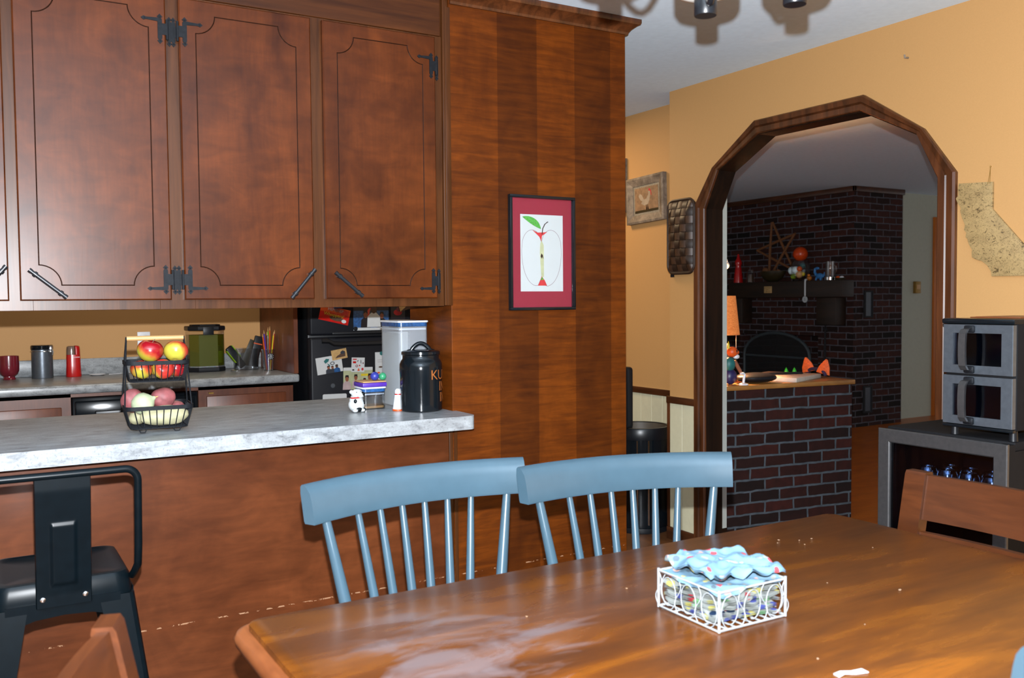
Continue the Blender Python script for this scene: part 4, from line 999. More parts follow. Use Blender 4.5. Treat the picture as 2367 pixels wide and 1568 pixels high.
pens = [('pencil', 'orange', (-.012, -.006), (-.036, -.012), .215), ('pencil', 'purple', (-.004, .0), (-.024, .004), .235), ('pencil', 'navy', (.0, -.01), (-.010, -.012), .225), ('pencil', 'yellow', (.006, -.008), (.030, -.016), .225),
        ('pencil', 'red', (.012, -.002), (.038, -.006), .235), ('pencil', 'green', (.0, .01), (.006, .02), .25), ('pencil', 'chrome', (-.004, -.012), (-.008, -.02), .205), ('pencil', 'orange', (.008, .008), (.018, .024), .255)]
labs = ['orange pencil leaning left in the clear cup', 'purple pencil leaning left in the clear cup', 'dark blue pencil near the middle of the clear cup', 'yellow pencil leaning right in the clear cup', 'red pencil leaning farthest right in the clear cup', 'lime green pencil standing in the clear cup', 'silver pen standing in the clear cup', 'tall orange tipped stick at the back of the clear cup']
for (nm, m, p0, p1, L), lab in zip(pens, labs):
    o = thing(nm, lab, 'pencil', (1.497+p0[0], 5.345+p0[1], CT+.005), 0, 'pencils and pens in the clear cup')
    e = Vector((p1[0]-p0[0], p1[1]-p0[1], L)); e = e.normalized()*L
    b = MB(); b.tube([(0, 0, 0), e*.9], .0038, 7); b.build('barrel', M[m], o)
    b = MB(); b.tube([e*.905, e*.96, e], [.0036, .002, .0006], 7); b.build('tip', M['tan'] if m != 'chrome' else M['chrome'], o)
# ================================================================== WALL HANGINGS
ap = thing('apple_picture', 'black framed drawing of a halved apple on crimson mat on the pantry panel', 'picture', (1.886, 2.963, 1.500))
W2, H2 = .1475, .2175
b = MB()
for x0, x1, z0, z1 in ((-W2, W2, H2-.011, H2), (-W2, W2, -H2, -H2+.011), (-W2, -W2+.011, -H2+.011, H2-.011), (W2-.011, W2, -H2+.011, H2-.011)): b.box((x0, -.020, z0), (x1, -.001, z1), .0015)
b.build('frame', M['blackgloss'], ap)
b = MB(); b.box((-W2+.0112, -.006, -H2+.0112), (W2-.0112, -.002, H2-.0112)); b.build('mat_board', M['matred'], ap)
b = MB(); b.box((-.096, -.0066, -.146), (.096, -.0061, .146)); art = b.build('artwork', M['artpaper'], ap)
b = MB()
def bez(P, n=14):
    out = []
    for i in range(n):
        t = i/n; q = [Vector(p) for p in P]
        while len(q) > 1: q = [q[j].lerp(q[j+1], t) for j in range(len(q)-1)]
        out.append(tuple(q[0]))
    return out
def P3(pts, d): return [(x, -.0066-d, z) for x, z in pts]
left = bez([(-.004, .045), (-.012, .10), (-.072, .105), (-.088, .045)])+bez([(-.088, .045), (-.100, -.02), (-.082, -.115), (-.030, -.125)])+bez([(-.030, -.125), (-.014, -.125), (-.006, -.115), (-.004, -.10)])
right = [(-x-.004, z) for x, z in left]
redtop = [(-.044, .088), (-.02, .078), (.0, .079), (.024, .081), (.0, .066), (-.003, .045), (-.012, .062)]
redbot = [(-.02, -.124), (.022, -.124), (.012, -.105), (-.002, -.088), (-.010, -.107)]
b.poly(P3(left, .0003), 1); b.poly(P3(right[::-1], .0003), 1)
def outl(P, w=.0012):
    Q = offset(P, w)
    for i in range(len(P)-1): b.poly(P3([P[i], P[i+1], Q[i+1], Q[i]], .0005), 0)
outl(left); outl(right)
b.poly(P3(redtop, .0006), 2); b.poly(P3(redbot, .0006), 2)
b.poly(P3([(-.002, .05), (.008, .03), (.008, -.09), (-.004, -.095), (-.010, .0), (-.008, .035)], .0004), 4)
b.poly(P3(bez([(-.088, .136), (-.06, .145), (-.012, .135), (-.004, .092)])+bez([(-.004, .092), (-.03, .098), (-.06, .115), (-.088, .136)]), .0006), 3)
st_ = [(.0, .072), (.004, .095), (.014, .112), (.028, .121)]
for (x0, z0), (x1, z1) in zip(st_, st_[1:]): b.poly(P3([(x0-.0018, z0), (x0+.0018, z0-.001), (x1+.0018, z1-.001), (x1-.0018, z1+.001)], .0008), 5)
b.poly(P3([(-.002, -.022), (.002, -.008), (-.003, .0), (-.007, -.012)], .0008), 5); b.poly(P3([(.006, -.022), (.003, -.006), (.0, -.004), (.001, -.016)], .0009), 5)
b.poly(P3([(-.008, -.102), (.006, -.102), (.0, -.09)], .0009), 3)
b.build('drawing', [M['artline'], M['artpaper'], M['artred'], M['artgreen'], M['artyellow'], M['photo_dark']], art, flat=True)
b = MB(); b.box((-W2+.0112, -.0125, -H2+.0112), (W2-.0112, -.0105, H2-.0112)); b.build('glass_pane', M['picture_glass'], ap)

def barn_frame(name, lab, Y, Z, w, h, rot, wid=.05):
    t = thing(name, lab, 'picture', (3.489, Y, Z)); t.rotation_euler = (R(rot), 0, 0)
    b = MB()
    pr = [(0, -.001), (0, -.03), (.012, -.034), (wid-.012, -.022), (wid, -.016), (wid, -.001)]
    cs = [(-w/2, -h/2), (w/2, -h/2), (w/2, h/2), (-w/2, h/2)]; sg = [(1, 1), (-1, 1), (-1, -1), (1, -1)]
    rings = []
    for (y, z), (a, c) in list(zip(cs, sg))+[(cs[0], sg[0])]: rings.append([(x, y+a*o, z+c*o) for o, x in pr])
    b.loft(rings, cap=False); b.build('frame', M['barnwood'], t, ang=20)
    return t
rp = barn_frame('rooster_picture', 'grey barnwood framed rooster print on the set back orange wall', 4.290, 1.915, .345, .275, -2)
b = MB(); b.box((-.012, -.125, -.09), (-.0015, .125, .09)); b.build('liner', pm('print_liner', lin((150, 140, 122)), .6, 0, .4, 220), rp)
b = MB(); b.box((-.0135, -.108, -.074), (-.0122, .108, .074)); pr_ = b.build('print', pm('sepia_print', lin((150, 116, 84)), .5, 0, .3, 40), rp)
b = MB()
def PX(pts, d): return [(-.0136-d, -u, z) for u, z in pts]     # u runs left to right as seen from the room
b.poly(PX([(-.05, -.02), (-.02, -.035), (.015, -.03), (.03, -.005), (.035, .02), (.02, .03), (.0, .005), (-.03, .0)], .0004), 0)
b.poly(PX([(-.03, -.01), (-.055, .0), (-.072, .025), (-.06, .04), (-.04, .03), (-.02, .0)], .0005), 0)
b.poly(PX([(.02, .01), (.035, .01), (.038, .045), (.028, .055), (.018, .045)], .0005), 0)
b.poly(PX([(.02, .05), (.024, .062), (.034, .062), (.046, .045), (.05, .02), (.044, .02), (.038, .045)], .0007), 1)
for u in (-.005, .008): b.poly(PX([(u, -.03), (u+.004, -.03), (u+.004, -.06), (u+.012, -.063), (u, -.064)], .0006), 2)
b.poly(PX([(-.108, -.06), (.108, -.06), (.108, -.074), (-.108, -.074)], .0003), 3)
b.build('rooster', [pm('print_rooster', lin((176, 156, 132)), .6), M['artred'], M['brown'], M['bowlwood']], pr_, flat=True)
gp = barn_frame('grey_picture', 'second grey framed picture, just a sliver beside the pantry panel edge', 4.635, 2.02, .29, .33, 0)
b = MB(); b.box((-.012, -.1, -.12), (-.0015, .1, .12)); b.build('print', M['sepia'], gp)
b = MB(); b.box((-.014, -.115, -.14), (-.0122, -.1005, .14)); b.build('liner', M['artpaper'], gp)

# woven wall basket (long tray hung upright)
wb = thing('woven_basket', 'long dark woven splint basket hung upright beside the arch casing', 'basket', (XA-.001, 3.735, 1.652))
def splint(name, c, rgh=.5): return pm(name, c, rgh, 0, .35, 35)
SA, SB = splint('brown_splint', lin((70, 44, 26))), splint('dark_splint', lin((46, 28, 16)))
b = MB(); hw, hh = .100, .190
def bow(y, z): return -.020-.030*(1-max(abs(y)/hw, abs(z)/hh)**3)
ny, nz = 5, 9
wy, wz = 2*hw/ny, 2*hh/nz
for i in range(ny):
    for j in range(nz):
        over = (i+j) % 2; y0 = -hw+i*wy; z0 = -hh+j*wz
        if over:
            def f(u, v): y = y0+wy*(.06+.88*u); z = z0+wz*(-.10+1.20*v); return (bow(max(-hw, min(hw, y)), max(-hh, min(hh, z)))-.005*math.sin(PI*v), y, max(-hh, min(hh, z)))
        else:
            def f(u, v): y = y0+wy*(-.10+1.2*u); z = z0+wz*(.06+.88*v); return (bow(max(-hw, min(hw, y)), max(-hh, min(hh, z)))-.005*math.sin(PI*u), max(-hw, min(hw, y)), z)
        b.grid(f, 6, 6, mat=over)
b.build('weave', [SA, SB], wb, ang=70)
b = MB(); Pm = [(-.022, y, z) for y, z in rrect(-hw-.004, hw+.004, -hh-.004, hh+.004, (.045,)*4, 6)]
b.tube(Pm, .008, 8, closed=True); b.loft([[(-.001, y, z) for y, z in rrect(-hw, hw, -hh, hh, (.04,)*4, 6)], [(-.026, y, z) for y, z in rrect(-hw-.002, hw+.002, -hh-.002, hh+.002, (.045,)*4, 6)]]); b.build('rim', SB, wb)
b = MB(); b.box((-.018, .076, -.214), (-.002, .092, -.196), .002); b.build('hook', M['black'], wb)

# state shaped wooden plaque
cp = thing('wooden_map_plaque', 'tan wooden state outline plaque with dark scribbled drawings hung right of the arch', 'plaque', (XA-.001, 2.02, 1.575))
ca = [(.135, .178), (.000, .170), (-.0, .068), (.02-.028, .060), (-.125, -.075), (-.190, -.140), (-.196, -.160), (-.185, -.172), (-.190, -.182), (.0, -.180), (.002, -.162), (.018, -.138), (.040, -.121), (.060, -.116), (.078, -.106), (.080, -.090), (.078, -.078), (.092, -.055), (.098, -.035), (.105, -.028), (.102, -.012), (.112, .0), (.108, .018), (.120, .045), (.128, .07), (.126, .085), (.140, .105), (.147, .122), (.136, .135), (.139, .155)]
k = NT('burnt_drawing_wood'); n1 = k.noise(k.map((1, 46, 60)), 1, 4, .7, 1.5); n2 = k.noise(k.map((1, 16, 20), loc=(4, 2, 1)), 1, 3, .6)
c = k.ramp(n1, [(.36, lin((96, 76, 44))), (.44, lin((178, 148, 98))), (.56, lin((190, 160, 108))), (.60, lin((120, 98, 60))), (.66, lin((186, 156, 106)))])
k.col(k.mix(.35, c, k.ramp(n2, [(.3, (.5, .46, .4)), (.6, (1.15, 1.15, 1.1))]), 'MULTIPLY')); k.set(rough=.5)
b = MB(); b.prism([(y, z) for y, z in ca], -.012, -.002, 'X', bev=.0012); b.build('board', k.m, cp)
b = MB(); b.tube([(-.0135, .010, .165), (-.008, .012, .195), (-.004, .014, .226)], .001, 6); b.tube([(-.0135, .018, .163), (-.008, .015, .195), (-.004, .014, .226)], .001, 6); b.ell((-.004, .014, .228), (.004, .003, .003), u=8, v=6); b.build('hanging_loop', M['brass'], cp)
b = MB(); b.tube([(XA-.0005, 2.389, 2.285), (XA-.022, 2.389, 2.283), (XA-.024, 2.389, 2.295)], .004, 8); tag(b.build('wall_hook', M['barnwood']), 'small metal hook high on the orange wall above the arch', 'hook')

# ================================================================== DRINKS COOLER AND COUNTERTOP OVEN
dc = thing('drinks_cooler', 'black drinks cooler with steel framed glass door holding shiny cans', 'cooler', (2.78, 1.892, 0))
b = MB()
x0, x1, y0, y1, z0, z1 = .048, .485, -.232, .238, .02, .858
b.box((x0, y0, z1-.03), (x1, y1, z1), .006); b.box((x0, y0, z0), (x1, y1, z0+.05)); b.box((.013, y0, .033), (x0, y0+.04, .85)); b.box((.013, y1-.04, .033), (x0, y1, .85)); b.box((x1-.03, y0, z0+.05), (x1, y1, z1-.03)); b.box((x0, y0, z0+.05), (x1-.03, y0+.03, z1-.03)); b.box((x0, y1-.03, z0+.05), (x1-.03, y1, z1-.03))
for y in (y0+.04, y1-.04):
    for x in (x0+.04, x1-.04): b.tube([(x, y, .0005), (x, y, .02)], .015, 12)
b.build('body', M['coolerblack'], dc)
dr = None
b = MB(); fw = .047
cs = [(y0-.002, .03), (y1+.002, .03), (y1+.002, .854), (y0-.002, .854)]; sg = [(1, 1), (-1, 1), (-1, -1), (1, -1)]
prf = [(0, .012), (0, .003), (.003, .0), (fw-.004, .0), (fw, .004), (fw, .012)]
rings = [[(x, y+a*o, z+c*o) for o, x in prf] for (y, z), (a, c) in list(zip(cs, sg))+[(cs[0], sg[0])]]
M['dullsteel'] = pm('dull_steel_frame', (.105, .105, .108), .34, .75, .1, 60)
b.loft(rings, cap=False); dr = b.build('door_frame', M['dullsteel'], dc, ang=20)
b = MB(); b.box((.014, y0+fw-.001, .03+fw), (.022, y1-fw+.001, .854-fw)); b.build('glass_pane', M['darkglass'], dr)
b = MB(); b.box((.10, -.004, .802), (.104, .004, .806)); b.build('blue_light', emis('blue_led', (.05, .1, 1), 6), dc)
for z in (.60, .36):
    b = MB()
    for i in range(12): b.tube([(.07, y0+.035+i*.036, z), (.44, y0+.035+i*.036, z)], .0022, 6)
    b.tube([(.07, y0+.032, z), (.07, y1-.032, z)], .003, 6); b.build('shelf', M['chrome'], dc)
can0 = None
for k_, (x, y) in enumerate(((.10, .11), (.10, .035), (.10, -.045), (.10, -.125), (.175, .075), (.175, .0), (.175, -.08), (.175, -.155))):
    if can0 is None:
        can0 = thing('drink_can', '', 'can', (2.78+x, 1.892+y, .6032), 0, 'cans on the cooler shelf')
        b = MB(); b.lathe([(0, 0), (.024, 0), (.033, .010), (.033, .108), (.027, .120), (.0265, .1215)], n=24); b.build('body', M['chrome'], can0)
        b = MB(); b.lathe([(.0264, .1216), (.0245, .1225), (.0235, .1185), (0, .1185)], n=24); b.build('top', M['chrome'], can0); c = can0
    else: c = dup(can0, (2.78+x, 1.892+y, .6032))
    c['label'] = 'shiny silver drink can standing on the upper cooler shelf'
ov = thing('countertop_oven', 'stainless two door countertop oven standing on the drinks cooler', 'oven', (2.80, 1.774, .8585))
b = MB(); b.box((.018, -.123, .034), (.30, .123, .385), .008); b.build('body', M['coolerblack'], ov)
b = MB(); b.box((-.004, -.125, .372), (.30, .125, .390), .006); b.build('top_trim', M['blackgloss'], ov)
for x in (.04, .27):
    for y in (-.1, .1):
        b = MB(); b.lathe([(0, 0), (.014, 0), (.012, .033), (0, .033)], (x, y, .0005), 14); b.build('foot', M['blackplastic'], ov)
b = MB(); b.box((.0, -.121, .030), (.017, .121, .0395), .002); b.build('base_strip', M['blackgloss'], ov)
for zc in (.122, .290):
    b = MB(); h = .080
    oc = [(-.119, zc-h), (.119, zc-h), (.119, zc+h), (-.119, zc+h)]; ic = [(-.082, zc-.0525), (.084, zc-.0525), (.084, zc+.0525), (-.082, zc+.0525)]
    b.loft([[(.0175, *o_), (.0, *o_), (-.002, o_[0]*.985, o_[1]), (-.002, *i_), (.0175, *i_)] for o_, i_ in list(zip(oc, ic))+[(oc[0], ic[0])]], cap=False)
    dd = b.build('oven_door', M['steel'], ov, ang=25)
    b = MB(); b.box((.004, -.0815, zc-.0522), (.008, .0835, zc+.0522)); b.build('window', M['darkglass'], dd)
    b = MB(); b.box((.012, -.0815, zc-.0522), (.0165, .0835, zc+.0522)); b.build('window_backing', M['black'], dd)
    b = MB(); yy = .022
    b.loft([[(x-.006, yy-.012, zc+z), (x-.006, yy+.012, zc+z), (x+.006, yy+.010, zc+z), (x+.006, yy-.010, zc+z)] for x, z in ((-.008, -.069), (-.030, -.066), (-.042, -.052), (-.045, -.02), (-.045, .02), (-.042, .052), (-.030, .066), (-.008, .069))]); b.build('handle', M['dullsteel'], dd, ang=30)
    for z in (-.066, .066):
        b = MB(); b.box((-.014, yy-.018, zc+z-.012), (-.0022, yy+.018, zc+z+.012), .005); b.build('handle_mount', M['blackplastic'], dd)
b = MB(); b.box((0, 0, 0), (.24, .17, .004), .001); b.box((.012, .012, .0042), (.23, .158, .0052)); o = b.build('flat_tray', M['tableedge']); o.location = (2.85, 1.662, 1.2492); tag(o, 'thin brown tray lying on top of the countertop oven', 'tray')

# ================================================================== TRASH CAN IN THE NOOK
tr = thing('trash_can', 'steel and black step trash can with open lid in the nook', 'trash can', (3.305, 4.14, 0))
b = MB(); n = 40
b.lathe([(0, .03), (.162, .03), (.165, .05), (.165, .56), (.150, .56), (.150, .05), (0, .045)], n=n); b.build('body', M['blackgloss'], tr)
b = MB(); b.lathe([(.150, .53), (.171, .53), (.173, .54), (.173, .588), (.169, .596), (.154, .596), (.150, .588), (.150, .53)], n=n); b.build('rim', M['black'], tr)
b = MB(); b.lathe([(.1495, .10), (.147, .10), (.147, .592), (.1495, .592)], n=n); b.build('inner_bucket', pm('brown_plastic_liner', lin((96, 84, 70)), .5), tr)
b = MB(); b.lathe([(0, .0005), (.168, .0005), (.170, .01), (.168, .029), (0, .029)], n=n); b.build('base', M['blackplastic'], tr)
for a in (226, 248):
    b = MB(); b.tube([(.166*math.cos(R(a)), .166*math.sin(R(a)), .05), (.166*math.cos(R(a)), .166*math.sin(R(a)), .528)], .005, 8); b.build('steel_strip', M['chrome'], tr)
b = MB(); b.prism([(u, z) for u, z in rrect(-.13, .13, .602, .945, (.02,)*4, 4)], -.190, -.153, 'X', bev=.006); b.box((-.200, -.05, .52), (-.1745, .05, .62), .004); b.build('lid', M['blackplastic'], tr)

# ================================================================== FIREPLACE ROOM
ds = thing('brick_desk', 'dark red brick half wall with an oak desk top beyond the arch', 'counter', (3.607, 3.775, 0), -8.0)
b = MB(); b.box((0.0, .0, 0), (.918, .20, .803)); o = b.build('brick_base', M['brick'], ds); uvbox(o)
b = MB(); b.box((0.0, -.012, .8035), (.934, .62, .831), .004); b.build('desk_top', M['desk'], ds)
b = MB()
for x in (.06, .87): b.box((x-.02, .56, 0), (x+.02, .60, .803))
b.build('leg', M['desk'], ds)
DZ = .8315
lm = thing('table_lamp', 'table lamp with glowing orange linen shade on the oak desk', 'lamp', (3.8117, 4.0420, DZ))
b = MB(); b.lathe([(0, 0), (.06, 0), (.06, .02), (.03, .035), (.045, .07), (.085, .13), (.09, .17), (.06, .22), (.02, .25), (.012, .27), (0, .27)], n=26); b.build('base', M['stone'], lm)
b = MB(); b.tube([(0, 0, .271), (0, 0, .54)], .005, 8); b.build('stem', M['brass'], lm)
k = NT('lit_linen'); n = k.n; w = k.noise(k.map((60, 60, 300)), 1, 3, .6); cc = k.ramp(w, [(.3, lin((206, 104, 40))), (.7, lin((240, 150, 76)))])
k.col(cc); k.L(cc, k.b.inputs['Emission Color']); k.set(em=.55, rough=.9)
b = MB(); b.lathe([(.128, .275), (.104, .505), (.102, .505), (.126, .275)], n=40); b.build('shade', k.m, lm)
b = MB(); b.lathe([(0, .541), (.008, .545), (.006, .56), (0, .565)], n=12); b.build('finial', M['brass'], lm)
fs_ = thing('flower_stem', 'white dried flower on a tall pale stem behind the orange lamp', 'flower', (3.9903, 4.1924, DZ))
b = MB(); b.lathe([(0, 0), (.03, 0), (.036, .05), (.022, .10), (.024, .12), (.018, .12), (.02, .06), (0, .01)], n=18); b.build('vase', M['stone'], fs_)
b = MB(); b.tube([(0, 0, .02), (.004, 0, .3), (.0, 0, .55), (.012, 0, .66)], .006, 8); b.build('stem', M['barnwood'], fs_)
b = MB()
for x, z, r in ((.0, .68, .028), (.022, .695, .03), (.012, .72, .026), (-.016, .70, .022)): b.ell((x, 0, z), (r, r, r*.9), u=12, v=8)
b.build('blossom', M['paper'], fs_)
b = MB(); b.tube([(.10, -.05, .272), (.10, -.05, .18)], .0016, 6); b.ell((.10, -.05, .174), (.005, .005, .008), u=8, v=6); b.build('pull_chain', M['chrome'], lm)
fb = thing('white_box', 'flat white cardboard box lying on the oak desk', 'box', (4.215, 3.918, DZ), 20.7)
b = MB(); b.box((-.195, -.17, 0), (.195, .17, .026), .003); b.build('body', pm('white_card', lin((216, 206, 190)), .6), fb)
b = MB(); b.box((-.14, -.02, 0), (.14, .02, .012), .005); o = b.build('black_remote', M['blackplastic']); o.location = (4.215, 3.924, DZ+.0268); o.rotation_euler = (0, 0, R(-18)); tag(o, 'slim black remote lying on the flat white box', 'remote')
b = MB(); b.ell((0, 0, .03), (.13, .085, .03), u=28); o = b.build('black_case', M['blackplastic']); o.location = (3.900, 3.822, DZ); o.rotation_euler = (0, 0, R(-15)); tag(o, 'rounded black case on the oak desk left of white box', 'case')
b = MB(); b.lathe([(0, 0), (.028, 0), (.026, .006), (.010, .012), (0, .012)]); b.tube([(0, 0, .012), (.004, 0, .04), (.010, 0, .058), (-.002, 0, .066), (-.02, 0, .064)], .0075, 10); o = b.build('white_hook_stand', M['white']); o.location = (3.7459, 3.7647, DZ); tag(o, 'small white hooked stand at the desk front edge', 'stand')
tf = thing('toy_figure', 'orange headed toy animal in teal clothes sitting at left end of the desk', 'toy', (3.7083, 3.8305, DZ), 0)
b = MB(); b.ell((0, 0, .045), (.04, .035, .045)); b.build('trousers', M['navy'], tf)
b = MB(); b.ell((-.005, 0, .115), (.034, .03, .042)); b.build('shirt', M['teal'], tf)
b = MB(); b.ell((.012, -.004, .185), (.032, .03, .03)); b.ell((.038, -.008, .182), (.016, .018, .014)); hd = b.build('head', M['orange'], tf)
b = MB(); b.ell((.034, -.012, .158), (.020, .018, .014)); b.build('muzzle', M['white'], hd)
b = MB(); b.lathe([(.008, 0), (.007, .02), (.001, .042), (0, .043)], (-.014, 0, .205), 10); b.build('tuft', M['yellow'], hd)
b = MB(); b.ell((.020, -.031, .190), (.006, .004, .008), u=10, v=8); b.build('eye', M['black'], hd)
b = MB(); b.tube([(.02, -.012, .135), (.038, -.02, .10), (.055, -.022, .075), (.062, -.022, .06)], [.012, .011, .010, .009], 10); b.build('arm', M['skin'], tf)
hb = thing('cat_ear_headband', 'purple fuzzy headband with two orange cat ears on the desk', 'headband', (4.5261, 3.9245, DZ), 68)
M['fuzz'] = pm('purple_fuzz', lin((52, 34, 74)), .95, 0, .5, 160, bump=.6)
b = MB(); P = [(.115*math.cos(R(a)), .0, .004+.035*math.sin(R(a))+.008) for a in range(0, 181, 15)]; b.tube(P, .010, 10); b.build('band', M['fuzz'], hb)
M['earorange'] = pm('orange_ear_felt', lin((226, 96, 18)), .7, 0, .3, 110)
for x, tilt in ((-.085, 14), (.095, -14)):
    b = MB(); T = Matrix.Translation((x, 0, .022)) @ Matrix.Rotation(R(45), 4, 'Z') @ Matrix.Rotation(R(-tilt), 4, 'Y')
    b.prism([(-.042, 0), (.042, 0), (.036, .035), (.016, .075), (.004, .094), (-.008, .09), (-.03, .05)], -.006, .006, 'Y', M=T, bev=.003); b.build('ear', M['earorange'], hb)
for x, y in ((4.460, 4.108), (4.503, 4.08)):
    b = MB(); b.lathe([(0, 0), (.014, 0), (.014, .02), (.008, .036), (0, .05)], n=14); o = b.build('green_cone', pm('bright_green', lin((40, 190, 40)), .5)); o.location = (x, y, DZ); tag(o, 'small bright green cone behind the white box on desk', 'cone', 'green cones on the desk')

# mantel
mt = thing('mantel_shelf', 'thick dark wooden mantel beam with brackets on the brick chimney', 'mantel', (7.659, 7.12, 0))
b = MB(); b.box((-.20, -.955, 1.325), (-.001, .62, 1.500), .012); b.build('beam', M['beam'], mt)
for y0_, y1_ in ((-.86, -.61), (.44, .61)):
    b = MB(); b.box((-.16, y0_, 1.04), (-.001, y1_, 1.324), .008); b.build('bracket', M['beam'], mt)
MX, MZ = 7.55, 1.5005
sg_ = thing('mantel_sign', 'small cream lettered sign on the mantel beam front', 'sign', (7.4585, 7.13, 1.413))
b = MB(); b.box((-.006, -.055, -.036), (0, .055, .036), .001); b.build('board', M['sepia'], sg_)
b = MB()
for t_, z, u in (('Hand Crafted', .020, 0), ('With', 0, -.005), ('Memories', -.020, .01)): b.text(t_, .018, lambda v: (-.0066, -(v.x+u), z+v.y))
b.build('lettering', M['photo_dark'], sg_, flat=True)
def mant(name, lab, cat, Y, x=MX, group=None, rz=0): return thing(name, lab, cat, (x, Y, MZ), rz, group)
o = mant('red_bottle', 'tall slim red glass bottle on the mantel left end', 'bottle', 7.672)
b = MB(); b.lathe([(0, 0), (.052, 0), (.050, .05), (.036, .16), (.030, .19), (.040, .215), (.038, .245), (.022, .27), (.014, .30), (.010, .325), (0, .327)], n=20); b.build('glass_body', M['red'], o)
o = mant('small_glass_jar', 'small clear jar with brown contents on the mantel', 'jar', 7.48)
b = MB(); b.lathe([(0, 0), (.045, 0), (.046, .10), (.036, .125), (.036, .14), (0, .14)], n=20); b.build('body', M['glass'], o)
b = MB(); b.lathe([(0, .004), (.035, .004), (.03, .09), (0, .095)], n=14); b.build('contents', M['brown'], o)
o = mant('wooden_bowl', 'wide dark bowl of dried pods on the mantel', 'bowl', 7.15)
b = MB(); b.lathe([(0, 0), (.06, 0), (.12, .03), (.165, .09), (.172, .115), (.164, .115), (.11, .04), (0, .02)], n=32); b.build('body', M['bowlwood'], o); o.scale = (.55, 1, 1)
for x, y, z, r in ((-.05, .08, .12, .045), (.0, -.02, .10, .04), (-.03, -.09, .11, .03), (.04, .04, .09, .04)):
    b = MB(); b.ell((x, y, z), (r, r, r*.8), fn=lump(x*30+3, .2)); b.build('pod', M['sticks'], o)
o = mant('stick_star', 'five pointed star made of bark sticks leaning on the chimney', 'star', 7.15, 7.640)
b = MB(); C5 = [(.30*math.sin(R(72*i-14)), .335+.33*math.cos(R(72*i-14))) for i in range(5)]
for i in range(5):
    a, c = C5[i], C5[(i+2) % 5]; x = -.012*(i % 2)-.02; b.tube([(x, -a[0], a[1]), (x-.004, -(a[0]+c[0])/2, (a[1]+c[1])/2), (x, -c[0], c[1])], [.013, .015, .012], 8)
b.build('sticks', M['sticks'], o)
o = mant('fish_bowl', 'round glass bowl full of ornaments on the mantel', 'bowl', 6.765)
b = MB(); b.lathe([(0, 0), (.065, 0), (.10, .05), (.108, .11), (.098, .175), (.08, .205), (.085, .215), (.078, .215), (.094, .17), (.104, .11), (.096, .05), (0, .006)], n=32); b.build('glass_body', M['glass'], o)
random.seed(3)
M['silverball'] = pm('glint_blue_ornament', (.60, .75, .78), .3)  # ornament colour paled to carry the flash highlights of the bowl glass
for m, y, z, r, x in (('silverball', .055, .11, .045, -.06), ('silverball', -.005, .115, .04, -.075), ('orange', -.06, .125, .028, -.08), ('tan', -.04, .07, .04, -.06), ('green', .04, .05, .03, -.06), ('yellow', -.07, .07, .024, -.04), ('brown', 0, .06, .05, 0), ('teal', -.05, .16, .03, -.02)):
    b = MB(); b.ell((x, y, z), (r, r, r), u=14, v=10); b.build('ornament', M[m], o)
b = MB(); b.ell((0, 0, 0), (.077, .077, .075)); o = b.build('orange_ball', pm('glitter_orange', lin((226, 74, 12)), .35, 0, .5, 200)); o.location = (MX, 6.765, MZ+.215+.069); tag(o, 'glittery orange ball resting on the round glass bowl', 'ball')
o = mant('hanging_tag', 'beaded white strap with a round tag hanging over the mantel edge', 'ornament', 6.61, 7.452)
b = MB(); b.tube([(.02, 0, .0098), (-.001, 0, .0098), (-.004, 0, -.02), (-.004, 0, -.16)], .009, 8); b.build('strap', M['paper'], o)
b = MB(); b.lathe([(0, 0), (.033, 0), (.033, .006), (0, .006)], n=24, M=Matrix.Translation((-.002, 0, -.195)) @ Matrix.Rotation(R(-90), 4, 'Y')); tg = b.build('tag', M['artpaper'], o)
b = MB(); b.text('S', .036, lambda v: (-.0086, -v.x, -.195+v.y)); b.build('letter', M['photo_dark'], tg, flat=True)
o = mant('blue_dragon', 'small bright blue toy dragon on the mantel right side', 'toy', 6.50, 7.54)
b = MB(); b.ell((0, 0, .045), (.022, .05, .030)); b.tube([(0, .04, .05), (0, .065, .085), (0, .06, .12), (0, .035, .13)], [.018, .014, .014, .010], 10); b.ell((0, .03, .125), (.014, .026, .014)); b.tube([(0, -.04, .04), (0, -.055, .05), (0, -.06, .085)], [.014, .009, .003], 8)
for y in (.03, -.03): b.tube([(-.012, y, .03), (-.015, y+.008, .001)], .010, 8)
b.build('body', pm('bright_blue', lin((58, 130, 196)), .4), o)
o = mant('amber_frog', 'small amber figurine left of the blue dragon on mantel', 'figurine', 6.60, 7.50)
b = MB(); b.ell((0, 0, .025), (.025, .028, .025)); b.ell((-.01, 0, .055), (.016, .018, .016)); b.build('body', pm('amber', lin((190, 110, 20)), .4), o)
o = mant('glass_stein', 'clear glass stein on the mantel', 'mug', 6.365, 7.54)
b = MB(); b.lathe([(0, 0), (.052, 0), (.056, .01), (.05, .03), (.047, .12), (.046, .19), (.042, .19), (.042, .03), (0, .02)], n=24); b.build('body', M['glass'], o)
b = MB(); b.tube([(0, -.046, .15), (0, -.07, .14), (0, -.072, .09), (0, -.05, .05)], .007, 8); b.build('handle', M['glass'], o)
b = MB(); b.lathe([(.053, .001), (.058, .001), (.058, .03), (.053, .03)], n=24); b.build('base_ring', M['chrome'], o)
o = mant('candy_dish', 'tiny dish of wrapped candies at the mantel right end', 'candy', 6.235, 7.53)
b = MB(); b.lathe([(0, 0), (.045, 0), (.055, .02), (.05, .02), (0, .006)], n=18); b.build('dish', M['bowlwood'], o)
for m, y, x in (('orange', .01, -.02), ('white', -.02, .0), ('mint', .03, .01)):
    b = MB(); b.ell((x, y, .026), (.022, .022, .012), u=12, v=8); b.build('candy', M[m], o)
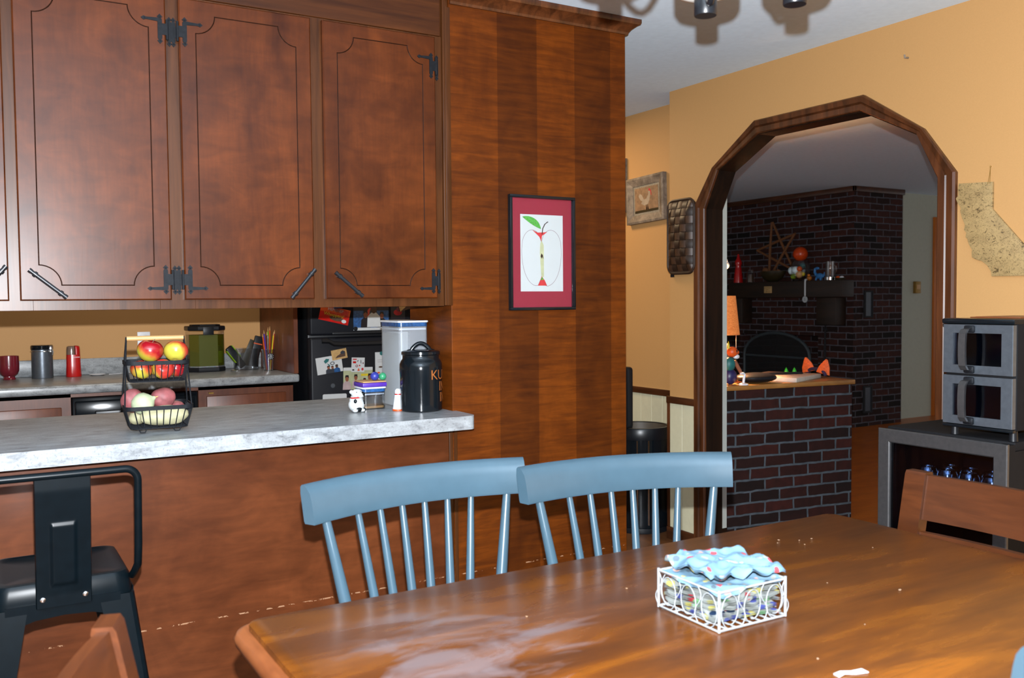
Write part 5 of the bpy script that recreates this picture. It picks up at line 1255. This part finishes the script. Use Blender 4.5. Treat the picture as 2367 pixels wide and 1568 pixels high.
# fireplace screen, recess back, side panels
fs = thing('fireplace_screen', 'arched dark iron screen standing before the firebox', 'screen', (7.60, 7.15, 0))
b = MB(); P = [(0, -.47, .001), (0, -.47, .70)]+[(0, -.47*math.cos(R(a)), .70+.24*math.sin(R(a))) for a in range(15, 180, 15)]+[(0, .47, .70), (0, .47, .001)]
b.tube(P, .018, 8); b.tube([(0, -.47, .68), (0, .47, .68)], .013, 8); b.tube([(0, -.47, .03), (0, .47, .03)], .013, 8); b.build('frame', M['screen'], fs)
k = NT('mesh_screen'); n = k.n; tt_ = n.new('ShaderNodeBsdfTransparent'); mx = n.new('ShaderNodeMixShader'); mx.inputs[0].default_value = .5; k.col((.01, .01, .011)); k.L(tt_.outputs[0], mx.inputs[1]); k.L(k.b.outputs[0], mx.inputs[2]); k.L(mx.outputs[0], n['Material Output'].inputs['Surface'])
b = MB(); b.prism([(y, z) for x, y, z in P], -.002, .002, 'X'); b.build('mesh_panel', k.m, fs)
for k_, z in enumerate((1.252, .278)):
    v = thing('wall_panel', ['dark framed vertical panel on the chimney side, upper one', 'dark framed vertical panel on the chimney side, lower one'][k_], 'panel', (7.872, 6.174, z))
    b = MB(); h = .139
    for a, c in (((-.065, -h), (-.048, h)), ((.048, -h), (.065, h)), ((-.0478, -h), (.0478, -h+.017)), ((-.0478, h-.017), (.0478, h))): b.box((a[0], -.022, a[1]), (c[0], 0, c[1]), .003)
    b.build('frame', M['firebox'], v)
    b = MB(); b.box((-.0475, -.012, -h+.0175), (.0475, 0, h-.0175)); b.build('insert', M['photo_grey'], v)
th = thing('thermostat', 'small brass coloured thermostat box on the pale wall', 'thermostat', (8.875, 6.3405, 1.425))
b = MB(); b.box((-.045, -.035, -.065), (.045, 0, .065), .004); b.build('case', M['brass'], th)
b = MB(); b.box((-.03, -.0385, -.02), (.03, -.0355, .03), .001); b.build('dial_plate', M['tan'], th)
ft_ = thing('fire_tools', 'black fireplace tools leaning on the chimney right of the screen', 'fire tools', (7.61, 6.50, 0))
b = MB()
for y, dy in ((.03, -.02), (-.02, .03)): b.tube([(0, y, .001), (.03, y+dy, 1.0)], .008, 8)
b.tube([(.025, -.02, .98), (.02, 0, 1.03), (.025, .04, .98)], .006, 6); b.build('rods', M['firebox'], ft_)

# ================================================================== CHANDELIER
ch = thing('chandelier', 'dark chandelier hanging over the table, only black socket ends in view', 'chandelier', (1.100, 1.150, 0))
b = MB(); b.lathe([(0, 2.05), (.02, 2.05), (.035, 2.07), (.03, 2.11), (.016, 2.14), (.012, 2.40), (.055, 2.425), (.06, 2.4395), (0, 2.4395)], n=24); b.build('stem', M['black'], ch)
BR = .208
M['opal'] = pm('frosted_glass_shade', (.55, .54, .5), .5)
for a, BR in ((12, .222), (56, .212), (127, .20), (185, .21), (240, .21), (300, .21)):
    a = R(a); cx, cy = BR*math.cos(a), BR*math.sin(a)
    b = MB(); b.lathe([(0, 1.858), (.0205, 1.858), (.0215, 1.860), (.0215, 1.898), (.019, 1.902), (0, 1.902)], (cx, cy, 0), 28); b.ell((cx-.021*math.cos(a)*0+.0*0, cy-.0215, 1.890), (.004, .002, .004), u=8, v=6); sk = b.build('socket', M['black'], ch)
    b = MB(); b.lathe([(.0217, 1.890), (.035, 1.893), (.055, 1.899), (.0615, 1.908), (.0625, 1.955), (.066, 1.985), (.0635, 1.985), (.060, 1.955), (.059, 1.911), (.03, 1.898), (.0217, 1.895)], (cx, cy, 0), 30); b.build('shade', M['opal'], sk)
    b = MB(); P = []
    for t in range(15):
        f = t/14; r = .02+(BR-.02-.024)*f; P.append((r*math.cos(a), r*math.sin(a), 2.09-.20*f-.055*math.sin(PI*f)+.035*math.sin(2*PI*f)))
    b.tube(P, .006, 8); b.build('arm', M['black'], ch)

# ================================================================== CAMERA AND LIGHT
f_px = 2110.39; yaw, pit, rol = R(30.6137), R(-2.4157), R(-.4913)
fwd = Vector((math.sin(yaw)*math.cos(pit), math.cos(yaw)*math.cos(pit), math.sin(pit)))
rt = Vector((math.cos(yaw), -math.sin(yaw), 0)); up = rt.cross(fwd)
r2 = rt*math.cos(rol)+up*math.sin(rol); u2 = -rt*math.sin(rol)+up*math.cos(rol)
cam = bpy.data.cameras.new('camera'); co = bpy.data.objects.new('camera', cam); COL.objects.link(co)
cam.sensor_fit = 'HORIZONTAL'; cam.sensor_width = 23.5; cam.lens = 23.5*f_px/2367; cam.clip_start = .05
co.matrix_world = Matrix(((r2.x, u2.x, -fwd.x, 0), (r2.y, u2.y, -fwd.y, 0), (r2.z, u2.z, -fwd.z, 1.32), (0, 0, 0, 1)))
cam.dof.use_dof = True; cam.dof.focus_distance = 3.3; cam.dof.aperture_fstop = 4.0
SC.camera = co
def light(name, kind, loc, power, col, rad=.02):
    l = bpy.data.lights.new(name, kind); l.energy = power; l.color = col; l.shadow_soft_size = rad
    o = bpy.data.objects.new(name, l); COL.objects.link(o); o.location = loc; return o
light('camera_flash', 'POINT', Vector((0, 0, 1.415))+fwd*.02, 920, (.94, .98, 1.03), .009)
light('lamp_bulb', 'POINT', (3.8117, 4.042, DZ+.40), 85, (1, .58, .28), .03)
w = bpy.data.worlds.new('world'); SC.world = w; w.use_nodes = True
bg = w.node_tree.nodes['Background']; bg.inputs[0].default_value = (.95, .97, 1, 1); bg.inputs[1].default_value = .42
lk = light('kitchen_fill_light', 'AREA', (.9, 4.4, 2.43), 15, (1, .88, .72)); lk.data.size = .5  # unseen area light added to lift the back wall and counter
lk = light('hall_fill_light', 'AREA', (2.75, 4.75, 2.43), 20, (1, .72, .42)); lk.data.size = .4  # added warm fill for the recess wall, no fixture in view
vs = SC.view_settings; vs.view_transform = 'Standard'; vs.look = 'None'; vs.gamma = 1; vs.exposure = 0; vs.use_curve_mapping = False
